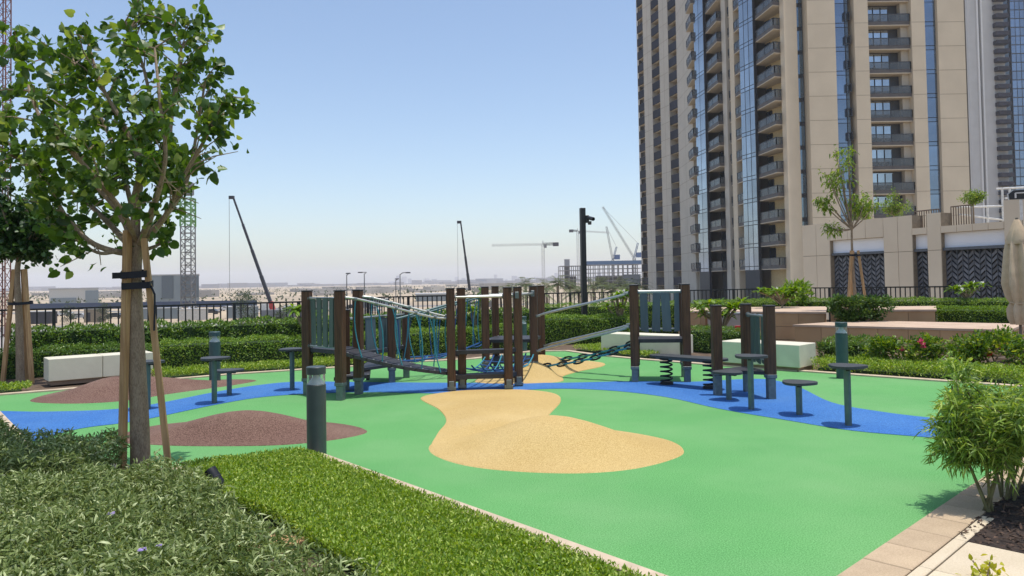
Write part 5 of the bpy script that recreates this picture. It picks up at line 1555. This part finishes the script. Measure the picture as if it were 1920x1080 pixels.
def lattice(par, p, q, w, n, m, r=.09, name='mast', diag=True):
    """square lattice boom from p to q"""
    p, q = Vector(p), Vector(q); t = (q - p).normalized(); u = t.orthogonal().normalized() if abs(t.z) < .95 else Vector((1, 0, 0)); v = t.cross(u).normalized()
    cs_ = [(u * a + v * b) * w / 2 for a, b in ((-1, -1), (1, -1), (1, 1), (-1, 1))]
    mb = MB()
    for c in cs_: mb.tube([p + c, q + c], r, 4)
    for i in range(n):
        a, b = p.lerp(q, i / n), p.lerp(q, (i + 1) / n)
        for k in range(4):
            c, e = cs_[k], cs_[(k + 1) % 4]
            mb.tube([b + c, b + e], r * .6, 3, cap=False)
            if diag: mb.tube([(a + c) if i % 2 else (a + e), (b + e) if i % 2 else (b + c)], r * .6, 3, cap=False)
    return mb.build(name, m, par)
# lattice mast behind the near tree
d = 190; a, b = D(353, 575, d), D(352, 346, d); o = thing('lattice_mast', 'tall steel lattice mast with a green upper section behind the near tree', 'mast', (a.x, a.y, ZG))
b.x = a.x
lattice(o, Vector((a.x, d, ZG)), Vector((a.x, d, D(352, 425, d).z)), 2.6, 14, M_cgrey, .17)
lattice(o, Vector((a.x, d, D(352, 425, d).z)), Vector((a.x, d, D(352, 372, d).z)), 2.7, 5, M_cgreen, .24, 'climbing_frame_section')
MB().box((a.x, d, D(352, 354, d).z), (2.4, 2.4, 3.4), 0, bev=.2).build('operator_cab', M_cgrey, o)
# red-brown mast at the far left
d = 120; a = D(8, 100, d); o = thing('lattice_mast', 'rust red lattice mast cut by the left edge above the trees', 'mast', (a.x, a.y, ZG))
lattice(o, Vector((a.x, d, ZG)), Vector((a.x, d, 56)), 1.3, 34, mat('rust_red', (.22, .08, .05), .7), .10)
# mobile cranes
def mobile(label, top, foot, d, w, rope_to, red):
    a, b = D(*foot, d), D(*top, d); o = thing('mobile_crane', label, 'crane', (a.x, a.y, ZG))
    n = 4
    for i in range(n):
        u, v = a.lerp(b, i / n), a.lerp(b, (i + 1) / n); k = 1 - .16 * i
        MB().bar(u, v, w * k, w * k).build('boom_section', M_cdark, o)
    MB().box((b.x - .4, b.y, b.z + .2), (w * 1.6, w, w)).build('boom_head', M_cdark, o)
    MB().tube([b + Vector((-.9, 0, 0)), Vector((b.x - .9, b.y, D(rope_to[0], rope_to[1], d).z))], .045, 4).build('hoist_rope', M_cgrey, o)
    if red:
        c = D(foot[0] + 8, foot[1] + 25, d); MB().bar(a, c, w * 1.45, w * 1.45).build('boom_base', M_cred, o)
    MB().box((a.x + 2.4, a.y + 1, ZG + 1.9), (8.5, 2.6, 1.6), .2, bev=.1).build('carrier', M_cgrey, o)
    MB().box((a.x - 1.0, a.y + .5, ZG + 3.2), (2, 2.2, 1.5), .2, bev=.1).build('cab', M_farw, o)
    for i in range(4): MB().tube([(a.x - 1 + 2.2 * i, a.y - .4 + .4 * i, ZG + .6), (a.x - 1 + 2.2 * i, a.y + 2.3 + .4 * i, ZG + .6)], .62, 12).build('wheel', M_cdark, o)
mobile('mobile crane with a long dark telescopic boom and red base on the left', (438, 372), (507, 566), 150, .62, (438, 560), True)
mobile('mobile crane with a short dark boom behind the front climbing tower', (864, 418), (881, 545), 190, .68, (864, 540), False)
# tower cranes
def tower_crane(label, mast_px, ytop, ybase, jib, tail, d, m, w=1.9):
    t = D(mast_px, ytop, d); o = thing('tower_crane', label, 'crane', (t.x, t.y, ZG))
    lattice(o, Vector((t.x, d, ZG)), t, w, 20, m, .13)
    lattice(o, t, D(jib[0], jib[1], d), w * .6, 26, m, .08, 'jib'); lattice(o, t, D(tail[0], tail[1], d), w * .65, 5, M_cdark, .16, 'counter_jib')
    MB().box(D(tail[0], tail[1] + 1, d), (4, 2, 2.6)).build('counterweight', M_cdark, o)
    MB().box(t + Vector((1.6, -1, -1.5)), (1.8, 2, 2.2)).build('operator_cab', M_cgrey, o)
    MB().tube([t, t + Vector((0, 0, 2.5))], .3, 5).build('mast_head', m, o)
tower_crane('pale tower crane with long jib left of the camera pole', 1018, 458, 530, (922, 460), (1042, 457), 520, M_steelw)
tower_crane('distant tower crane behind the camera pole with jib to the right', 1083, 433, 530, (1142, 436), (1071, 432), 700, M_steelw)
def luffing(label, base, tip, ap, tail, d, m):
    b = D(*base, d); o = thing('luffing_crane', label, 'crane', (b.x, b.y, ZG))
    lattice(o, Vector((b.x, d, ZG)), b, 2.0, 16, M_cgrey, .2); lattice(o, b, D(*tip, d), 1.3, 26, M_cgrey, .09, 'jib'); lattice(o, b, D(*ap, d), 1.2, 7, M_cblue, .16, 'a_frame')
    MB().box(D(*tail, d), (4.5, 3, 4)).build('counterweight', M_cblue, o)
    MB().tube([D(*ap, d), D(*tip, d)], .12, 4).build('pendant_line', M_cgrey, o)
luffing('luffing crane with a long raised jib beside the cream tower', (1189, 484), (1130, 388), (1196, 456), (1198, 478), 610, M_steelw)
luffing('smaller luffing crane on the unfinished block', (1149, 488), (1137, 425), (1156, 463), (1157, 482), 640, M_steelw)

# street lamps on the plain
for (px, yt, d, lab) in ((650, 515, 150, 'thin street lamp left of the plank bridge rails'), (683, 513, 150, 'street lamp with short arm above the plank bridge'), (750, 514, 140, 'hooked street lamp above the middle of the plank bridge'), (742, 525, 170, 'shorter lamp beside the hooked street lamp')):
    t = D(px, yt, d); o = thing('street_lamp', lab, 'street lamp', (t.x, t.y, ZG), 'street lamps on the plain')
    MB().tube([(t.x, d, ZG), (t.x, d, t.z)], [.16, .09], 6).build('pole', M_cgrey, o)
    MB().tube([(t.x, d, t.z - .1), (t.x + .5, d, t.z + .25), (t.x + (1.5 if px == 750 else -.6 if px == 683 else .5), d, t.z + .3)], .09, 5).build('arm', M_cgrey, o)
    MB().box((t.x + (1.5 if px == 750 else -.8 if px == 683 else .3), d, t.z + .25), (.9, .3, .22)).build('lamp_head', M_cdark, o)

# service road and parking on the plain
M_asph = mat('grey_road', (.20, .195, .185), .9, (.16, .155, .15), scale=.1)
a = [(-420, 225), (420, 250), (420, 262), (-420, 237)]
tag(MB().add([(x, y, ZG + .006) for x, y in a], [(0, 1, 2, 3)]).build('service_road', M_asph), kind='structure')
a = [(-160, 90), (60, 96), (70, 160), (-190, 150)]
tag(MB().add([(x, y, ZG + .004) for x, y in a], [(0, 1, 2, 3)]).build('parking_ground', mat('parking_ground', (.36, .33, .29), .95, (.24, .22, .2), scale=.03, detail=8)), kind='structure')
a = [(-900, 330), (300, 345), (300, 352), (-900, 338)]
o = MB().prism([(-178, 268), (-92, 268), (-92, 269), (-178, 269)], ZG, ZG + 2.3).own('site_hoarding', mat('blue_hoarding', (.05, .075, .14), .7), (-178, 268, ZG)); tag(o, 'long dark blue site hoarding across the plain at the left', 'hoarding')
# parked cars
def car_proto(m):
    o = bpy.data.objects.new('parked_car', None); col.objects.link(o)
    prof = [(-2.2, .35), (-2.2, .85), (-1.5, 1.0), (-1.0, 1.45), (.7, 1.45), (1.3, .98), (2.15, .82), (2.2, .35)]
    vs = [(x, s * .88, z) for s in (-1, 1) for x, z in prof]; n = len(prof)
    MB().add(vs, [tuple(range(n)), tuple(range(2 * n - 1, n - 1, -1))] + [(i, n + i, n + (i + 1) % n, (i + 1) % n) for i in range(n)]).build('body', m, o)
    MB().box((-.15, 0, 1.2), (1.7, 1.8, .34)).build('window_band', M_gdark, o)
    for x in (-1.35, 1.35):
        for s in (-1, 1): MB().tube([(x, s * .7, .32), (x, s * .92, .32)], .33, 12).build('wheel', M_cdark, o)
    return o
protos = [car_proto(mat('car_white', (.7, .7, .69), .3)), car_proto(mat('car_dark', (.04, .045, .05), .3)), car_proto(mat('car_silver', (.4, .41, .42), .3))]
used = set(); cr_ = random.Random(9)
names = ['white', 'dark', 'silver']
rowx = ['near the left trees', 'beyond the bench', 'below the grey block', 'by the lattice mast', 'by the long boom crane', 'behind the left tower']
k = 0
for i, px in enumerate((120, 150, 182, 215, 245, 330, 362, 395, 425, 480, 540, 600, 660, 700)):
    py = 590 if i % 2 else 584; d = gd(py + (10 if px < 300 else 4) - px * .012, px); p = D(px, 560, d)
    j = (i * 2 + i // 3) % 3; o = protos[j] if j not in used else copy_tree(protos[j]); used.add(j)
    o.location = (p.x, p.y, ZG); o.rotation_euler = (0, 0, cr_.choice((.05, 1.5, .2, 3.1)) + cr_.uniform(-.1, .1))
    tag(o, '%s car parked on the plain beyond the railing, %s of the cars from the left' % (names[j], ['first', 'second', 'third', 'fourth', 'fifth', 'sixth', 'seventh', 'eighth', 'ninth', 'tenth', 'eleventh', 'twelfth', 'thirteenth', 'fourteenth'][i]), 'car', 'cars parked on the plain')

# site cabins and stores near the podium
for i, (px, py, w, h, m, lab) in enumerate(((75, 607, 6, 2.6, M_cdark, 'dark site store behind the railing at the far left'), (178, 604, 3.5, 2.9, mat('tan_cabin', (.34, .28, .2), .8), 'tan site cabin beyond the railing, left of the near tree'),
        (300, 598, 9, 2.5, M_far, 'long grey site cabin below the lattice mast'), (362, 600, 6, 2.4, M_farw, 'white site cabin right of the lattice mast'), (455, 596, 7, 2.6, M_far, 'grey site cabin below the scrub trees'), (610, 580, 10, 2.6, M_farw, 'white site cabin seen behind the left tower boards'), (705, 576, 8, 2.6, M_far, 'grey site cabin seen over the plank bridge rails'))):
    p = G(px, py, ZG); o = thing('site_cabin', lab, 'cabin', (p.x, p.y, ZG), 'site cabins on the plain')
    MB().box((p.x, p.y, ZG + h / 2), (w, 2.6, h), .08 * i).build('wall', m, o); MB().box((p.x, p.y, ZG + h + .08), (w + .3, 2.9, .15), .08 * i).build('roof', MATS['far_roof'], o)
    MB().box((p.x - w * .2, p.y - 1.32 - .016 * i, ZG + 1.2), (.9, .1, 2.0), .08 * i).build('door', M_cdark, o)
# date palms and scrub trees on the plain
L_palm = leafmat('palm_frond', (.085, .12, .05), (.19, .23, .10), trans=.25); L_scrub = leafmat('scrub_leaf', (.035, .055, .025), (.08, .11, .045), trans=.25)
def palm(label, px, ytop, d, sd):
    t = D(px, ytop, d); r = random.Random(sd); o = thing('palm_tree', label, 'palm', (t.x, t.y, ZG), 'date palms beyond the railing')
    top = Vector((t.x, d, t.z - 1.2)); MB().tube([(t.x, d, ZG), (t.x + .1, d, (ZG + top.z) / 2), top], [.32, .26, .24], 8).build('trunk', M_bark2, o, smooth=True)
    parts = []
    for i in range(26):
        a = 6.2832 * i / 26 + r.uniform(-.1, .1); el = r.uniform(-.35, 1.25); L = r.uniform(2.9, 4.1); m_ = 17
        s = np.linspace(.1, 1, m_); hx = np.cos(a) * np.cos(el); hy = np.sin(a) * np.cos(el)
        C = np.c_[top.x + hx * L * s, top.y + hy * L * s, top.z + np.sin(el) * L * s - .55 * L * s * s]
        dr = np.array([hx, hy, np.sin(el) - .5]); sd_ = np.array([-np.sin(a), np.cos(a), 0.])
        for sg in (-1, 1):
            A = np.tile(dr * .7 + sd_ * sg + np.array([0, 0, -.25]), (m_, 1))
            parts.append(leaf_arrays(C, A, np.tile([0, 0, 1.], (m_, 1)), .8 * (1.1 - s * .6), .14, 'd'))
    V, T = join_np(parts); mesh_np('crown', V, T, L_palm, o)
pl = [(962, 533, 130), (985, 520, 135), (1005, 533, 120), (1024, 527, 145), (1045, 518, 130), (1068, 525, 145), (1085, 534, 120), (1112, 523, 135), (1128, 521, 150), (1146, 530, 125), (1166, 523, 140), (1182, 531, 120), (1196, 524, 145), (938, 540, 140)]
nth = ['first', 'second', 'third', 'fourth', 'fifth', 'sixth', 'seventh', 'eighth', 'ninth', 'tenth', 'eleventh', 'twelfth', 'thirteenth', 'fourteenth']
order = sorted(range(len(pl)), key=lambda i: pl[i][0])
for i, (px, yt, d) in enumerate(pl):
    palm('%s date palm from the left in the row behind the camera pole' % nth[order.index(i)], px, yt, d, 100 + i)
for i, (px, d, h, lab) in enumerate(((452, 120, 7.0, 'slender dark scrub tree left of the long boom crane'), (470, 125, 6.2, 'second scrub tree beside the slender dark one'), (535, 110, 4.6, 'low scrub tree right of the long boom crane'), (128, 160, 4.2, 'small roadside tree beyond the railing at the far left'), (195, 165, 4.4, 'small roadside tree below the white warehouse'))):
    p = D(px, 560, d)
    shrub(lab, (p.x, p.y), 1.5, 1.5, h, 1100, .34, L_scrub, 'l', seed=80 + i, width=.3, z0=ZG, name='scrub_tree', cat='tree', group='scrub trees on the plain', hollow=.15, clumps=22)
# far scrub belt, skyline
def far_band(name, label, n, d0, d1, px0, px1, hmin, hmax, wmin, wmax, m, seed, cat):
    r = random.Random(seed); mb = MB()
    for i in range(n):
        d = r.uniform(d0, d1); px = r.uniform(px0, px1); p = D(px, 530, d); w = r.uniform(wmin, wmax); h = r.uniform(hmin, hmax) * (1 if r.random() < .85 else 1.7)
        mb.box((p.x, p.y, ZG + h / 2), (w, w * .6, h), r.uniform(0, 1))
    tag(mb.build(name, m), label, cat, kind='stuff')
far_band('distant_town', 'hazy low town along the horizon', 200, 2600, 3800, -150, 1250, 4, 11, 30, 120, mat('far_town', (.34, .32, .30), .9, (.22, .21, .21), scale=.004), 3, 'town')
far_band('distant_skyline', 'very faint city towers on the horizon behind the play frame', 45, 5400, 6500, 700, 1200, 16, 42, 22, 40, mat('far_town', (.34, .32, .30), .9), 4, 'skyline')
far_band('far_sheds', 'scattered pale sheds and walls across the desert plain', 45, 500, 1300, -200, 1000, 1.5, 3.6, 8, 34, mat('shed_wall', (.5, .47, .42), .9, (.3, .28, .26), scale=.02), 5, 'sheds')
parts = []
r = random.Random(6)
n = 3600
dd_ = nr.uniform(300, 1400, n); pxs = nr.uniform(-150, 1000, n)
rowid = nr.random(n); dd_ = np.where(rowid < .5, np.round(dd_ / 170) * 170 + nr.normal(size=n) * 3, dd_)
Xp = (pxs - 960) / F * dd_
V, T = leaf_arrays(np.c_[Xp, dd_, ZG + nr.uniform(0, 2.6, n)], rdir(n, .5), rdir(n), nr.uniform(1.0, 2.2, n), nr.uniform(.8, 1.6, n), 'd')
tag(mesh_np('far_scrub', V, T, L_scrub), 'rows of dusty scrub on the desert plain', 'scrub', kind='stuff')

# ================================================================== HAZE
hz = MB().box((0, 3400, 57), (9000, 7000, 128)).build('haze', [])
hm = bpy.data.materials.new('haze_air'); hm.use_nodes = True; hn = hm.node_tree
for x in list(hn.nodes):
    if x.type != 'OUTPUT_MATERIAL': hn.nodes.remove(x)
pv = hn.nodes.new('ShaderNodeVolumePrincipled'); pv.inputs['Color'].default_value = (.87, .905, 1.0, 1); pv.inputs['Density'].default_value = HAZE
pv.inputs['Anisotropy'].default_value = 0.0
hn.links.new(pv.outputs[0], [x for x in hn.nodes if x.type == 'OUTPUT_MATERIAL'][0].inputs['Volume'])
hz.data.materials.append(hm)
tag(hz, 'pale dusty haze in the air over the plain', 'haze', kind='stuff')
